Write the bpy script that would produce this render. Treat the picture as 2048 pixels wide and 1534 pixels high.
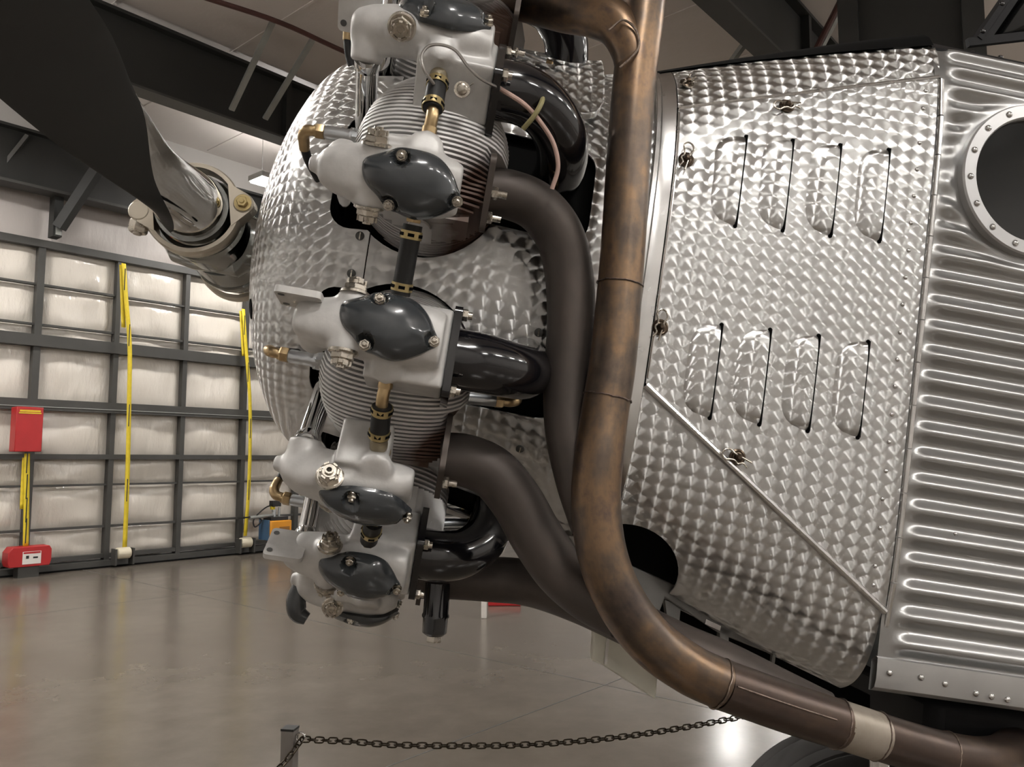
import bpy, bmesh, math, random
import numpy as np
from mathutils import Vector, Matrix

random.seed(7)
for o in list(bpy.data.objects):
    bpy.data.objects.remove(o, do_unlink=True)
scene = bpy.context.scene
col = scene.collection
R = math.radians

# ------------------------------------------------------------------ camera
FPX, PITCH, CAMZ = 1593.0, R(5.5), 1.6
cam_d = bpy.data.cameras.new('camera')
cam = bpy.data.objects.new('camera', cam_d)
col.objects.link(cam)
cam.location = (0, 0, CAMZ)
cam.rotation_euler = (R(90) + PITCH, 0, 0)
cam_d.sensor_width = 36.0
cam_d.lens = 36.0 * FPX / 2048.0
cam_d.clip_start = 0.02
cam_d.clip_end = 200
scene.camera = cam

# ------------------------------------------------------------------ world, exposure
world = bpy.data.worlds.new('world')
scene.world = world
world.use_nodes = True
world.node_tree.nodes['Background'].inputs[0].default_value = (1.0, 0.93, 0.86, 1)
world.node_tree.nodes['Background'].inputs[1].default_value = 0.02
vs = scene.view_settings
vs.view_transform = 'Standard'
vs.look = 'None'
vs.gamma = 1.0
vs.use_curve_mapping = False
vs.exposure = 0.28
LAMP_POWER = 94.0          # emission of the high bay lenses
LAMP_COLOR = (1.0, 0.965, 0.92, 1)
scene.cycles.max_bounces = 8
scene.cycles.diffuse_bounces = 3
scene.cycles.glossy_bounces = 4
scene.cycles.caustics_reflective = False
scene.cycles.caustics_refractive = False

# ------------------------------------------------------------------ hangar frame
CAMP = np.array([0, 0, CAMZ])
WA = np.array([-7.1066, 11.2607, 0.0])
WD = np.array([0.65337, 0.75704, 0.0])      # along the door wall
WN = np.array([-0.75704, 0.65337, 0.0])     # outwards through the door wall


def ray(px, py):
    x = (px - 1024) / FPX
    z = -(py - 767) / FPX
    return np.array([x, math.cos(PITCH) - z * math.sin(PITCH), math.sin(PITCH) + z * math.cos(PITCH)])


def at_z(px, py, z):
    d = ray(px, py)
    return CAMP + d * ((z - CAMZ) / d[2])


def wall_pt(d, z, off=0.0):
    p = WA + WD * d + WN * off
    return np.array([p[0], p[1], z])


def on_wall(px, py, off=0.0):
    d = ray(px, py)
    k = ((WA - CAMP) @ WN + off) / (d @ WN)
    p = CAMP + k * d
    return float((p - WA) @ WD), float(p[2])


# ------------------------------------------------------------------ airplane frame (aft, side towards viewer, up)
YAW, TILT = R(-5.5), R(8.9)
AX = np.array([math.cos(TILT) * math.cos(YAW), -math.cos(TILT) * math.sin(YAW), -math.sin(TILT)])
SX = np.array([-math.sin(YAW), -math.cos(YAW), 0.0])
UX = -np.cross(AX, SX)
OC = np.array([-0.2364, 2.0, 2.0365])        # crankshaft centre in the cylinder plane
BASE = np.array([OC[0], OC[1], 0.0])
RM = np.array([AX, -SX, UX]).T
OFF = RM.T @ (OC - BASE)


def L(p):
    """(aft, side, up) -> airplane local"""
    return (p[0] + OFF[0], -p[1] + OFF[1], p[2] + OFF[2])


def on_s(px, py, s):
    d = ray(px, py)
    k = ((OC - CAMP) @ SX + s) / (d @ SX)
    p = CAMP + k * d - OC
    return np.array([p @ AX, s, p @ UX])


# ------------------------------------------------------------------ node helpers
class NT:
    def __init__(self, name):
        self.m = bpy.data.materials.new(name)
        self.m.use_nodes = True
        self.t = self.m.node_tree
        self.n = self.t.nodes
        self.b = self.n['Principled BSDF']

    def node(self, typ, **kw):
        nd = self.n.new(typ)
        for k, v in kw.items():
            setattr(nd, k, v)
        return nd

    def link(self, a, b):
        self.t.links.new(a, b)

    def put(self, sock, v):
        if hasattr(v, 'is_output') or isinstance(v, bpy.types.NodeSocket):
            self.link(v, sock)
        else:
            sock.default_value = v

    def math(self, op, a, b=None, c=None):
        nd = self.node('ShaderNodeMath', operation=op)
        self.put(nd.inputs[0], a)
        if b is not None:
            self.put(nd.inputs[1], b)
        if c is not None:
            self.put(nd.inputs[2], c)
        return nd.outputs[0]

    def vmath(self, op, a, b=None, scale=None):
        nd = self.node('ShaderNodeVectorMath', operation=op)
        self.put(nd.inputs[0], a)
        if b is not None:
            self.put(nd.inputs[1], b)
        if scale is not None:
            self.put(nd.inputs['Scale'], scale)
        return nd.outputs['Value'] if op in ('LENGTH', 'DOT_PRODUCT') else nd.outputs['Vector']

    def mix(self, f, a, b):
        nd = self.node('ShaderNodeMix', data_type='RGBA')
        self.put(nd.inputs[0], f)
        self.put(nd.inputs[6], a)
        self.put(nd.inputs[7], b)
        return nd.outputs[2]

    def vmix(self, f, a, b):
        nd = self.node('ShaderNodeMix', data_type='VECTOR')
        self.put(nd.inputs[0], f)
        self.put(nd.inputs[4], a)
        self.put(nd.inputs[5], b)
        return nd.outputs[1]

    def noise(self, vec, scale, detail=3, rough=0.5):
        nd = self.node('ShaderNodeTexNoise')
        nd.inputs['Scale'].default_value = scale
        nd.inputs['Detail'].default_value = detail
        nd.inputs['Roughness'].default_value = rough
        if vec is not None:
            self.link(vec, nd.inputs['Vector'])
        return nd.outputs['Fac']

    def ramp(self, fac, stops):
        nd = self.node('ShaderNodeValToRGB')
        e = nd.color_ramp.elements
        while len(e) < len(stops):
            e.new(0.5)
        for i, (p, c) in enumerate(stops):
            e[i].position = p
            e[i].color = (*c, 1) if len(c) == 3 else c
        self.link(fac, nd.inputs[0])
        return nd.outputs[0]

    def bump(self, h, strength=0.2, dist=0.01):
        nd = self.node('ShaderNodeBump')
        nd.inputs['Strength'].default_value = strength
        nd.inputs['Distance'].default_value = dist
        self.link(h, nd.inputs['Height'])
        self.link(nd.outputs[0], self.b.inputs['Normal'])

    def set(self, **kw):
        names = {'base': 'Base Color', 'metal': 'Metallic', 'rough': 'Roughness', 'coat': 'Coat Weight', 'coatr': 'Coat Roughness',
                 'spec': 'Specular IOR Level', 'emit': 'Emission Color', 'emits': 'Emission Strength', 'aniso': 'Anisotropic',
                 'tangent': 'Tangent', 'trans': 'Transmission Weight', 'alpha': 'Alpha'}
        for k, v in kw.items():
            if isinstance(v, tuple) and len(v) == 3 and k in ('base', 'emit'):
                v = (*v, 1)
            self.put(self.b.inputs[names[k]], v)
        return self

    def objco(self):
        return self.node('ShaderNodeTexCoord').outputs['Object']

    def geopos(self):
        return self.node('ShaderNodeNewGeometry').outputs['Position']


def simple(name, base, rough=0.5, metal=0.0, var=0.15, scale=25, bump=0.0, coat=0.0, rvar=0.0, spec=0.5):
    t = NT(name)
    co = t.objco()
    f = t.noise(co, scale, 4)
    lo = tuple(c * (1 - var) for c in base)
    hi = tuple(min(1, c * (1 + var)) for c in base)
    t.set(base=t.ramp(f, [(0.3, lo), (0.7, hi)]), rough=rough, metal=metal, coat=coat, spec=spec)
    if rvar:
        g = t.noise(co, scale * 1.7, 3)
        t.set(rough=t.math('MULTIPLY_ADD', g, rvar, rough - rvar / 2))
    if bump:
        t.bump(t.noise(co, scale * 6, 2), bump, 0.002)
    return t.m


def engine_turned(name, sx=0.031, sy=0.027, base=(0.74, 0.735, 0.725), rough=0.42, aniso=1.0, rot=0.0, warp=0.0035):
    """overlapping round brushed spots: anisotropic reflection, each spot brushed around its own centre"""
    t = NT(name)
    uv = t.node('ShaderNodeUVMap', uv_map='UVMap').outputs[0]
    nz = t.node('ShaderNodeTexNoise')
    nz.inputs['Scale'].default_value = 9
    nz.inputs['Detail'].default_value = 2
    t.link(uv, nz.inputs['Vector'])
    w = t.vmath('SCALE', t.vmath('SUBTRACT', nz.outputs['Color'], (0.5, 0.5, 0.5)), scale=warp * 2)
    p = t.vmath('ADD', uv, w)
    rr = t.node('ShaderNodeVectorRotate', rotation_type='Z_AXIS')
    rr.inputs['Angle'].default_value = rot
    t.link(p, rr.inputs['Vector'])
    p = rr.outputs[0]
    q = t.vmath('DIVIDE', p, (sx, sy, 1))
    sp = t.node('ShaderNodeSeparateXYZ')
    t.link(q, sp.inputs[0])
    fu, fv = t.math('FLOOR', sp.outputs[0]), t.math('FLOOR', sp.outputs[1])
    du, dv = t.math('SUBTRACT', sp.outputs[0], fu), t.math('SUBTRACT', sp.outputs[1], fv)
    rad = 0.5 * math.hypot(sx, sy) * 1.06

    def cand(i, j):
        c = t.node('ShaderNodeCombineXYZ')
        t.link(t.math('MULTIPLY', t.math('SUBTRACT', du, float(i)), sx), c.inputs[0])
        t.link(t.math('MULTIPLY', t.math('SUBTRACT', dv, float(j)), sy), c.inputs[1])
        ident = t.node('ShaderNodeCombineXYZ')
        t.link(t.math('ADD', fu, float(i)), ident.inputs[0])
        t.link(t.math('ADD', fv, float(j)), ident.inputs[1])
        v = c.outputs[0]
        inside = t.math('LESS_THAN', t.vmath('LENGTH', v), rad)
        return v, ident.outputs[0], inside
    c1, c2, c3, c4 = cand(1, 0), cand(0, 0), cand(1, 1), cand(0, 1)
    v, i = c4[0], c4[1]
    for c in (c3, c2, c1):
        v = t.vmix(c[2], v, c[0])
        i = t.vmix(c[2], i, c[1])
    wn = t.node('ShaderNodeTexWhiteNoise', noise_dimensions='2D')
    t.link(i, wn.inputs['Vector'])
    rnd = wn.outputs['Value']
    # brushed direction in 3d
    rb = t.node('ShaderNodeVectorRotate', rotation_type='Z_AXIS')
    rb.inputs['Angle'].default_value = -rot
    t.link(v, rb.inputs['Vector'])
    s2 = t.node('ShaderNodeSeparateXYZ')
    t.link(rb.outputs[0], s2.inputs[0])
    tg = t.node('ShaderNodeTangent', direction_type='UV_MAP', uv_map='UVMap')
    nrm = t.node('ShaderNodeNewGeometry').outputs['Normal']
    bt = t.vmath('CROSS_PRODUCT', nrm, tg.outputs[0])
    vec = t.vmath('ADD', t.vmath('SCALE', tg.outputs[0], scale=s2.outputs[0]), t.vmath('SCALE', bt, scale=s2.outputs[1]))
    vec = t.vmath('NORMALIZE', vec)
    big = t.noise(uv, 2.5, 3)
    lo = tuple(c * 0.86 for c in base)
    colr = t.mix(t.math('MULTIPLY_ADD', rnd, 0.5, t.math('MULTIPLY', big, 0.5)), (*lo, 1), (*base, 1))
    t.set(base=colr, metal=1.0, rough=t.math('MULTIPLY_ADD', rnd, 0.10, rough - 0.05), aniso=aniso, tangent=vec)
    # a shallow dish in every spot
    ln = t.vmath('LENGTH', v)
    h = t.math('POWER', t.math('DIVIDE', ln, rad), 3.0)
    t.bump(h, 0.15, 0.0012)
    return t.m


M = {}
M['turned'] = engine_turned('engine_turned_aluminium')
M['turned_bowl'] = engine_turned('engine_turned_bowl', 0.030, 0.024, rough=0.40, warp=0.006)
M['cast'] = simple('cast_aluminium', (0.63, 0.62, 0.605), 0.42, 0.20, 0.10, 30, 0.12, rvar=0.12)


def fin_mat():
    t = NT('finned_aluminium')
    co = t.objco()
    sep = t.node('ShaderNodeSeparateXYZ')
    t.link(co, sep.inputs[0])
    n = t.noise(co, 14, 4)
    # burnt paint next to the exhaust port (aft side, exhaust half of the head)
    f1 = t.math('SMOOTHSTEP', 0.02, 0.13, sep.outputs[0]) if False else None
    mr = t.node('ShaderNodeMapRange')
    mr.inputs['From Min'].default_value = 0.015
    mr.inputs['From Max'].default_value = 0.12
    t.link(sep.outputs[0], mr.inputs['Value'])
    mr2 = t.node('ShaderNodeMapRange')
    mr2.inputs['From Min'].default_value = 0.0
    mr2.inputs['From Max'].default_value = -0.10
    t.link(sep.outputs[1], mr2.inputs['Value'])
    f = t.math('MULTIPLY', mr.outputs[0], mr2.outputs[0])
    f = t.math('MULTIPLY', f, t.math('MULTIPLY_ADD', n, 2.6, 0.3))
    f = t.math('MINIMUM', f, 1.0)
    clean = t.ramp(n, [(0.3, (0.70, 0.68, 0.67)), (0.7, (0.80, 0.79, 0.775))])
    t.set(base=t.mix(f, clean, (0.12, 0.07, 0.05, 1)), rough=0.5, metal=0.2)
    return t.m


M['fin'] = fin_mat()
M['core'] = simple('dark_casting', (0.10, 0.098, 0.095), 0.6, 0.2, 0.2, 20)
M['cover'] = simple('slate_enamel', (0.040, 0.046, 0.051), 0.22, 0.0, 0.08, 30, coat=0.6)
M['black_gloss'] = simple('black_enamel', (0.006, 0.006, 0.008), 0.14, 0.0, 0.1, 20, coat=0.6)
M['black_paint'] = simple('black_paint', (0.012, 0.012, 0.013), 0.35, 0.0, 0.2, 12)
M['black_satin'] = simple('black_satin_paint', (0.008, 0.008, 0.009), 0.55, 0.0, 0.2, 12, spec=0.2)
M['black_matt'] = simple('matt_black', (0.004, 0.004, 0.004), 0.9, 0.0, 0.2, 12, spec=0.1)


def blade_mat():
    t = NT('blade_paint_over_polished_metal')
    uv = t.node('ShaderNodeUVMap', uv_map='UVMap').outputs[0]
    sp = t.node('ShaderNodeSeparateXYZ')
    t.link(uv, sp.inputs[0])
    r_, v = sp.outputs[0], sp.outputs[1]
    fr = t.math('MULTIPLY', t.math('SUBTRACT', v, 0.5), 2.0)
    lim = t.math('MULTIPLY_ADD', t.math('SUBTRACT', r_, 0.25), 0.92 / 0.43, 0.06)
    a = t.math('MULTIPLY', t.math('GREATER_THAN', v, 0.5), t.math('LESS_THAN', fr, lim))
    m = t.math('MAXIMUM', a, t.math('GREATER_THAN', r_, 0.69))
    n = t.noise(t.objco(), 5, 4)
    paint = t.ramp(n, [(0.3, (0.027, 0.027, 0.0265)), (0.7, (0.034, 0.034, 0.033))])
    t.set(base=t.mix(m, (0.72, 0.72, 0.71, 1), paint), metal=t.math('SUBTRACT', 1.0, m), rough=t.math('MULTIPLY_ADD', m, 0.48, 0.06))
    return t.m


M['blade'] = blade_mat()
M['chrome'] = simple('chrome', (0.72, 0.72, 0.72), 0.06, 1.0, 0.03, 10)
M['hubsteel'] = simple('polished_hub_steel', (0.30, 0.31, 0.30), 0.13, 1.0, 0.10, 7, rvar=0.08)
M['clamp'] = simple('cadmium_clamp', (0.66, 0.60, 0.50), 0.34, 0.6, 0.10, 18)
M['cadmium'] = simple('cadmium_yellow', (0.55, 0.44, 0.22), 0.35, 0.85, 0.18, 30)
M['brass'] = simple('brass', (0.46, 0.34, 0.19), 0.33, 1.0, 0.18, 40, rvar=0.12)
M['steel'] = simple('nut_steel', (0.52, 0.48, 0.42), 0.27, 1.0, 0.18, 40, rvar=0.12)
M['plug'] = simple('spark_plug_alloy', (0.62, 0.65, 0.68), 0.30, 0.9, 0.08, 40)
M['rubber'] = simple('rubber_hose', (0.010, 0.010, 0.010), 0.55, 0.0, 0.3, 40)
M['tan'] = simple('tan_fitting', (0.36, 0.31, 0.22), 0.4, 0.7, 0.15, 40)
M['pin'] = simple('latch_bronze', (0.10, 0.075, 0.055), 0.30, 0.9, 0.3, 60)
M['wire'] = simple('steel_lead', (0.40, 0.38, 0.36), 0.35, 0.8, 0.1, 60)
M['sleeve'] = simple('pink_sleeve', (0.60, 0.42, 0.36), 0.6, 0.0, 0.12, 60)
M['tie'] = simple('olive_cable_tie', (0.30, 0.27, 0.13), 0.5, 0.0, 0.12, 60)
M['silver'] = simple('silver_paint', (0.40, 0.40, 0.395), 0.30, 0.85, 0.05, 9, rvar=0.08)
M['silver_flat'] = simple('silver_strip', (0.52, 0.52, 0.515), 0.40, 0.7, 0.05, 12, rvar=0.08)
M['plain_alu'] = simple('plain_aluminium', (0.62, 0.61, 0.60), 0.25, 1.0, 0.10, 15, rvar=0.12)
M['ring'] = simple('porthole_ring', (0.60, 0.60, 0.60), 0.32, 0.45, 0.05, 12)
M['dark_metal'] = simple('grey_frame', (0.10, 0.10, 0.095), 0.5, 0.2, 0.2, 12)
M['belly'] = simple('belly_grey', (0.16, 0.155, 0.145), 0.5, 0.3, 0.2, 10)
M['flap'] = simple('grey_green_flap', (0.70, 0.68, 0.59), 0.45, 0.1, 0.12, 10)
M['tyre'] = simple('tyre_rubber', (0.022, 0.020, 0.018), 0.7, 0.0, 0.2, 15, 0.1)


def glass_mat():
    t = NT('porthole_glass')
    co = t.objco()
    n = t.noise(co, 7, 5, 0.6)
    t.set(base=(0.012, 0.013, 0.013), rough=t.math('MULTIPLY_ADD', n, 0.15, 0.02), spec=0.6, coat=0.3)
    return t.m


M['porthole'] = glass_mat()


def exhaust_mat(name, stops, rough=0.36, metal=0.85, vs_=5.0):
    t = NT(name)
    uv = t.node('ShaderNodeUVMap', uv_map='UVMap').outputs[0]
    mp = t.node('ShaderNodeMapping')
    mp.inputs['Scale'].default_value = (vs_, 1.5, 1)
    t.link(uv, mp.inputs['Vector'])
    n1 = t.noise(mp.outputs[0], 1.0, 5, 0.6)
    co = t.objco()
    n2 = t.noise(co, 35, 4, 0.65)
    f = t.math('ADD', t.math('MULTIPLY', n1, 0.8), t.math('MULTIPLY', n2, 0.2))
    base = t.ramp(f, stops)
    # soot specks
    mp2 = t.node('ShaderNodeMapping')
    mp2.inputs['Scale'].default_value = (25, 260, 1)
    t.link(uv, mp2.inputs['Vector'])
    n3 = t.noise(mp2.outputs[0], 1.0, 3, 0.7)
    base = t.mix(t.math('MULTIPLY', t.math('GREATER_THAN', n3, 0.72), 0.7), base, (0.02, 0.015, 0.012, 1))
    t.set(base=base, metal=metal, rough=t.math('MULTIPLY_ADD', n2, 0.16, rough - 0.08))
    return t.m


M['collector'] = exhaust_mat('heat_tinted_collector', [(0.36, (0.075, 0.060, 0.056)), (0.46, (0.135, 0.103, 0.080)), (0.55, (0.23, 0.150, 0.092)), (0.64, (0.095, 0.074, 0.072))])
M['stub'] = exhaust_mat('sooty_exhaust', [(0.3, (0.060, 0.052, 0.047)), (0.6, (0.095, 0.078, 0.068)), (0.75, (0.12, 0.085, 0.07))], 0.52, 0.6)
M['tail'] = exhaust_mat('tail_pipe_heat', [(0.30, (0.065, 0.050, 0.045)), (0.48, (0.10, 0.073, 0.060)), (0.6, (0.15, 0.105, 0.075)), (0.75, (0.085, 0.064, 0.058))], 0.36, 0.8)
M['pale_tail'] = exhaust_mat('bleached_pipe', [(0.3, (0.30, 0.26, 0.21)), (0.5, (0.38, 0.335, 0.28)), (0.7, (0.20, 0.13, 0.07))], 0.45, 0.5, 14)
M['weld'] = simple('weld_bead', (0.17, 0.13, 0.11), 0.32, 0.9, 0.4, 160, 0.4)
M['bright_weld'] = simple('bright_weld_bead', (0.24, 0.19, 0.155), 0.3, 0.9, 0.4, 160, 0.4)

# hangar
M['steel_frame'] = simple('grey_painted_steel', (0.050, 0.049, 0.045), 0.5, 0.0, 0.12, 3)
M['rafter'] = simple('dark_rafter_paint', (0.018, 0.0185, 0.017), 0.55, 0.0, 0.12, 2)
M['brace'] = simple('galvanised_brace', (0.34, 0.35, 0.33), 0.45, 0.5, 0.12, 4)
M['pipe_red'] = simple('sprinkler_pipe_paint', (0.07, 0.025, 0.02), 0.5, 0.0, 0.2, 5)


def vinyl(name, base, bs=0.35, rough=0.24):
    t = NT(name)
    p = t.geopos()
    mp = t.node('ShaderNodeMapping')
    mp.inputs['Scale'].default_value = (2.6, 2.6, 0.8)
    t.link(p, mp.inputs['Vector'])
    n = t.noise(mp.outputs[0], 2.2, 5, 0.55)
    n2 = t.noise(p, 0.6, 2)
    lo = tuple(c * 0.93 for c in base)
    t.set(base=t.ramp(n2, [(0.3, lo), (0.7, base)]), rough=rough, spec=0.6)
    t.bump(n, bs, 0.05)
    return t.m


M['vinyl'] = vinyl('white_vinyl_insulation', (0.72, 0.67, 0.60), 0.7, 0.18)
M['header_vinyl'] = vinyl('header_vinyl', (0.50, 0.46, 0.435), 0.2, 0.4)
M['ceiling'] = vinyl('ceiling_vinyl', (0.66, 0.61, 0.575), 0.15, 0.55)
M['white_wall'] = simple('white_wall', (0.55, 0.53, 0.51), 0.6, 0.0, 0.06, 0.5)


def floor_mat():
    t = NT('polished_concrete')
    p = t.geopos()
    n = t.noise(p, 0.45, 6, 0.6)
    n2 = t.noise(p, 3.0, 5, 0.65)
    f = t.math('ADD', t.math('MULTIPLY', n, 0.65), t.math('MULTIPLY', n2, 0.35))
    t.set(base=t.ramp(f, [(0.35, (0.112, 0.095, 0.077)), (0.5, (0.140, 0.119, 0.097)), (0.65, (0.168, 0.145, 0.119))]),
          rough=t.math('MULTIPLY_ADD', n2, 0.12, 0.15), spec=0.55)
    t.bump(n2, 0.03, 0.01)
    return t.m


M['floor'] = floor_mat()
M['yellow'] = simple('yellow_webbing', (0.72, 0.55, 0.03), 0.6, 0.0, 0.08, 20)
M['red'] = simple('red_box_paint', (0.42, 0.018, 0.02), 0.4, 0.0, 0.08, 5)
M['label_white'] = simple('white_sticker', (0.75, 0.72, 0.68), 0.5, 0.0, 0.04, 5)
M['orange'] = simple('orange_unit_paint', (0.72, 0.30, 0.02), 0.45, 0.0, 0.06, 5)
M['orange_dark'] = simple('orange_unit_panel', (0.30, 0.13, 0.02), 0.5, 0.0, 0.06, 5)
M['reel'] = simple('cream_reel', (0.66, 0.60, 0.46), 0.5, 0.0, 0.08, 9)
M['chain'] = simple('bronze_chain', (0.045, 0.034, 0.022), 0.4, 0.8, 0.2, 60)
M['post'] = simple('grey_post', (0.24, 0.22, 0.205), 0.45, 0.0, 0.06, 20)
M['lamp_body'] = simple('lamp_housing', (0.5, 0.5, 0.48), 0.4, 0.3, 0.05, 9)
M['blue'] = simple('blue_panel', (0.05, 0.11, 0.20), 0.4, 0.0, 0.06, 5)
tl = NT('lamp_lens')
tl.set(base=(0.9, 0.88, 0.84), emit=LAMP_COLOR[:3], emits=LAMP_POWER)
M['lens'] = tl.m


# ------------------------------------------------------------------ mesh builder
def nrm(v):
    v = np.asarray(v, float)
    return v / (np.linalg.norm(v) + 1e-12)


def catmull(pts, n):
    """pts: (k,d) array, resampled through Catmull-Rom with n samples per span"""
    P = np.asarray(pts, float)
    P = np.vstack([2 * P[0] - P[1], P, 2 * P[-1] - P[-2]])
    out = []
    for i in range(1, len(P) - 2):
        p0, p1, p2, p3 = P[i - 1], P[i], P[i + 1], P[i + 2]
        for j in range(n):
            t = j / n
            out.append(0.5 * ((2 * p1) + (p2 - p0) * t + (2 * p0 - 5 * p1 + 4 * p2 - p3) * t * t + (3 * p1 - p0 - 3 * p2 + p3) * t ** 3))
    out.append(P[-2])
    return np.array(out)


class MB:
    def __init__(self):
        self.v, self.f, self.uv = [], [], []

    def add(self, verts, faces, uvs=None):
        b = len(self.v)
        self.v += [tuple(map(float, p)) for p in verts]
        self.f += [tuple(i + b for i in fc) for fc in faces]
        self.uv += [tuple(map(float, q[:2])) for q in uvs] if uvs is not None else [(float(p[0]), float(p[2])) for p in verts]
        return self

    def grid(self, P, U=None, closed_u=False, closed_v=False):
        """P: (n,m,3)"""
        P = np.asarray(P, float)
        n, m = P.shape[:2]
        fs = []
        for i in range(n - (0 if closed_u else 1)):
            for j in range(m - (0 if closed_v else 1)):
                i2, j2 = (i + 1) % n, (j + 1) % m
                fs.append((i * m + j, i2 * m + j, i2 * m + j2, i * m + j2))
        return self.add(P.reshape(-1, 3), fs, None if U is None else np.asarray(U, float).reshape(-1, 2))

    def box(self, c, ex, ey, ez):
        """half vectors"""
        c, ex, ey, ez = (np.asarray(q, float) for q in (c, ex, ey, ez))
        vs_ = [c + ex * i + ey * j + ez * k for i in (-1, 1) for j in (-1, 1) for k in (-1, 1)]
        return self.add(vs_, [(0, 1, 3, 2), (4, 6, 7, 5), (0, 4, 5, 1), (2, 3, 7, 6), (0, 2, 6, 4), (1, 5, 7, 3)])

    def bar(self, a, b, w, h, up=(0, 0, 1)):
        a, b = np.asarray(a, float), np.asarray(b, float)
        d = nrm(b - a)
        sd = nrm(np.cross(d, up))
        u2 = np.cross(sd, d)
        return self.box((a + b) / 2, (b - a) / 2, sd * w / 2, u2 * h / 2)

    def lathe(self, o, axis, prof, seg=24, cap=True, closed=False):
        o, ax = np.asarray(o, float), nrm(axis)
        h = np.array([0, 0, 1.0]) if abs(ax[2]) < 0.9 else np.array([1.0, 0, 0])
        e1 = nrm(np.cross(ax, h))
        e2 = np.cross(ax, e1)
        P = np.array([[o + ax * x + (e1 * math.cos(2 * math.pi * j / seg) + e2 * math.sin(2 * math.pi * j / seg)) * r for j in range(seg)] for x, r in prof])
        b = len(self.v)
        self.grid(P, closed_u=closed, closed_v=True)
        if cap and not closed:
            self.f.append(tuple(b + j for j in range(seg)))
            k = (len(prof) - 1) * seg
            self.f.append(tuple(b + k + j for j in reversed(range(seg))))
        return self

    def hexa(self, o, axis, r, h, seg=6):
        return self.lathe(o, axis, [(0, r * 0.94), (h * 0.1, r), (h * 0.85, r), (h, r * 0.88)], seg)

    def tube(self, pts, rad, seg=16, n=6, cap=True, smooth=True):
        pts = np.asarray(pts, float)
        rad = np.full(len(pts), rad) if np.isscalar(rad) else np.asarray(rad, float)
        if smooth and len(pts) > 2:
            q = catmull(np.column_stack([pts, rad]), n)
        else:
            q = np.column_stack([pts, rad])
        P, rr = q[:, :3], q[:, 3]
        T = np.gradient(P, axis=0)
        T = np.array([nrm(t) for t in T])
        h = np.array([0, 0, 1.0]) if abs(T[0][2]) < 0.9 else np.array([1.0, 0, 0])
        e1 = nrm(np.cross(T[0], h))
        G, U, ln = [], [], 0.0
        for i in range(len(P)):
            if i:
                e1 = nrm(e1 - T[i] * (e1 @ T[i]))
                ln += np.linalg.norm(P[i] - P[i - 1])
            e2 = np.cross(T[i], e1)
            G.append([P[i] + (e1 * math.cos(2 * math.pi * j / seg) + e2 * math.sin(2 * math.pi * j / seg)) * rr[i] for j in range(seg)])
            U.append([(ln, abs(2 * j / seg - 1)) for j in range(seg)])
        b = len(self.v)
        self.grid(np.array(G), np.array(U), closed_v=True)
        if cap:
            self.f.append(tuple(b + j for j in range(seg)))
            k = (len(P) - 1) * seg
            self.f.append(tuple(b + k + j for j in reversed(range(seg))))
        return self

    def prism(self, outline, o, ex, ey, ez, h0, h1):
        o, ex, ey, ez = (np.asarray(q, float) for q in (o, ex, ey, ez))
        n = len(outline)
        vs_ = [o + ex * x + ey * y + ez * h0 for x, y in outline] + [o + ex * x + ey * y + ez * h1 for x, y in outline]
        fs = [tuple(range(n)), tuple(range(2 * n - 1, n - 1, -1))] + [(i, (i + 1) % n, n + (i + 1) % n, n + i) for i in range(n)]
        return self.add(vs_, fs, [(x, y) for x, y in outline] * 2)

    def mesh(self, name, air=False, sharp=35, smooth=True):
        me = bpy.data.meshes.new(name)
        vv = [L(p) for p in self.v] if air else self.v
        me.from_pydata(vv, [], self.f)
        ul = me.uv_layers.new(name='UVMap')
        li = np.zeros(len(me.loops), dtype=np.int32)
        me.loops.foreach_get('vertex_index', li)
        ul.data.foreach_set('uv', np.asarray(self.uv, dtype=np.float32)[li].ravel())
        bm = bmesh.new()
        bm.from_mesh(me)
        bmesh.ops.recalc_face_normals(bm, faces=bm.faces)
        bm.to_mesh(me)
        bm.free()
        if smooth:
            me.polygons.foreach_set('use_smooth', [True] * len(me.polygons))
            me.set_sharp_from_angle(angle=R(sharp))
        return me

    def build(self, name, mat, parent=None, air=None, sharp=35, bevel=0.0, smooth=True):
        if air is None:
            air = parent is not None and parent.get('air', 0) == 1
        me = self.mesh(name, air, sharp, smooth)
        return put(name, me, mat, parent, bevel)


AIRKEY = {}


def put(name, me, mat, parent=None, bevel=0.0):
    o = bpy.data.objects.new(name, me)
    col.objects.link(o)
    if mat is not None and not me.materials:
        me.materials.append(M[mat])
    if parent is not None:
        o.parent = parent
    if bevel:
        md = o.modifiers.new('bevel', 'BEVEL')
        md.width = bevel
        md.segments = 2
        md.limit_method = 'ANGLE'
        md.angle_limit = R(40)
    return o


def tag(o, label=None, cat=None, group=None, kind=None):
    for k, v in (('label', label), ('category', cat), ('group', group), ('kind', kind)):
        if v:
            o[k] = v
    return o


def empty(name, loc=(0, 0, 0)):
    o = bpy.data.objects.new(name, None)
    col.objects.link(o)
    o.location = loc
    o.empty_display_size = 0.2
    return o


def evaluated(ob):
    bpy.context.view_layer.update()
    dg = bpy.context.evaluated_depsgraph_get()
    return bpy.data.meshes.new_from_object(ob.evaluated_get(dg))


def bool_cut(ob, cutters):
    for c in cutters:
        md = ob.modifiers.new('cut', 'BOOLEAN')
        md.operation = 'DIFFERENCE'
        md.object = c
        md.solver = 'EXACT'
    me = evaluated(ob)
    ob.modifiers.clear()
    old = ob.data
    ob.data = me
    bpy.data.meshes.remove(old)
    me.polygons.foreach_set('use_smooth', [True] * len(me.polygons))
    me.set_sharp_from_angle(angle=R(35))


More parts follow.
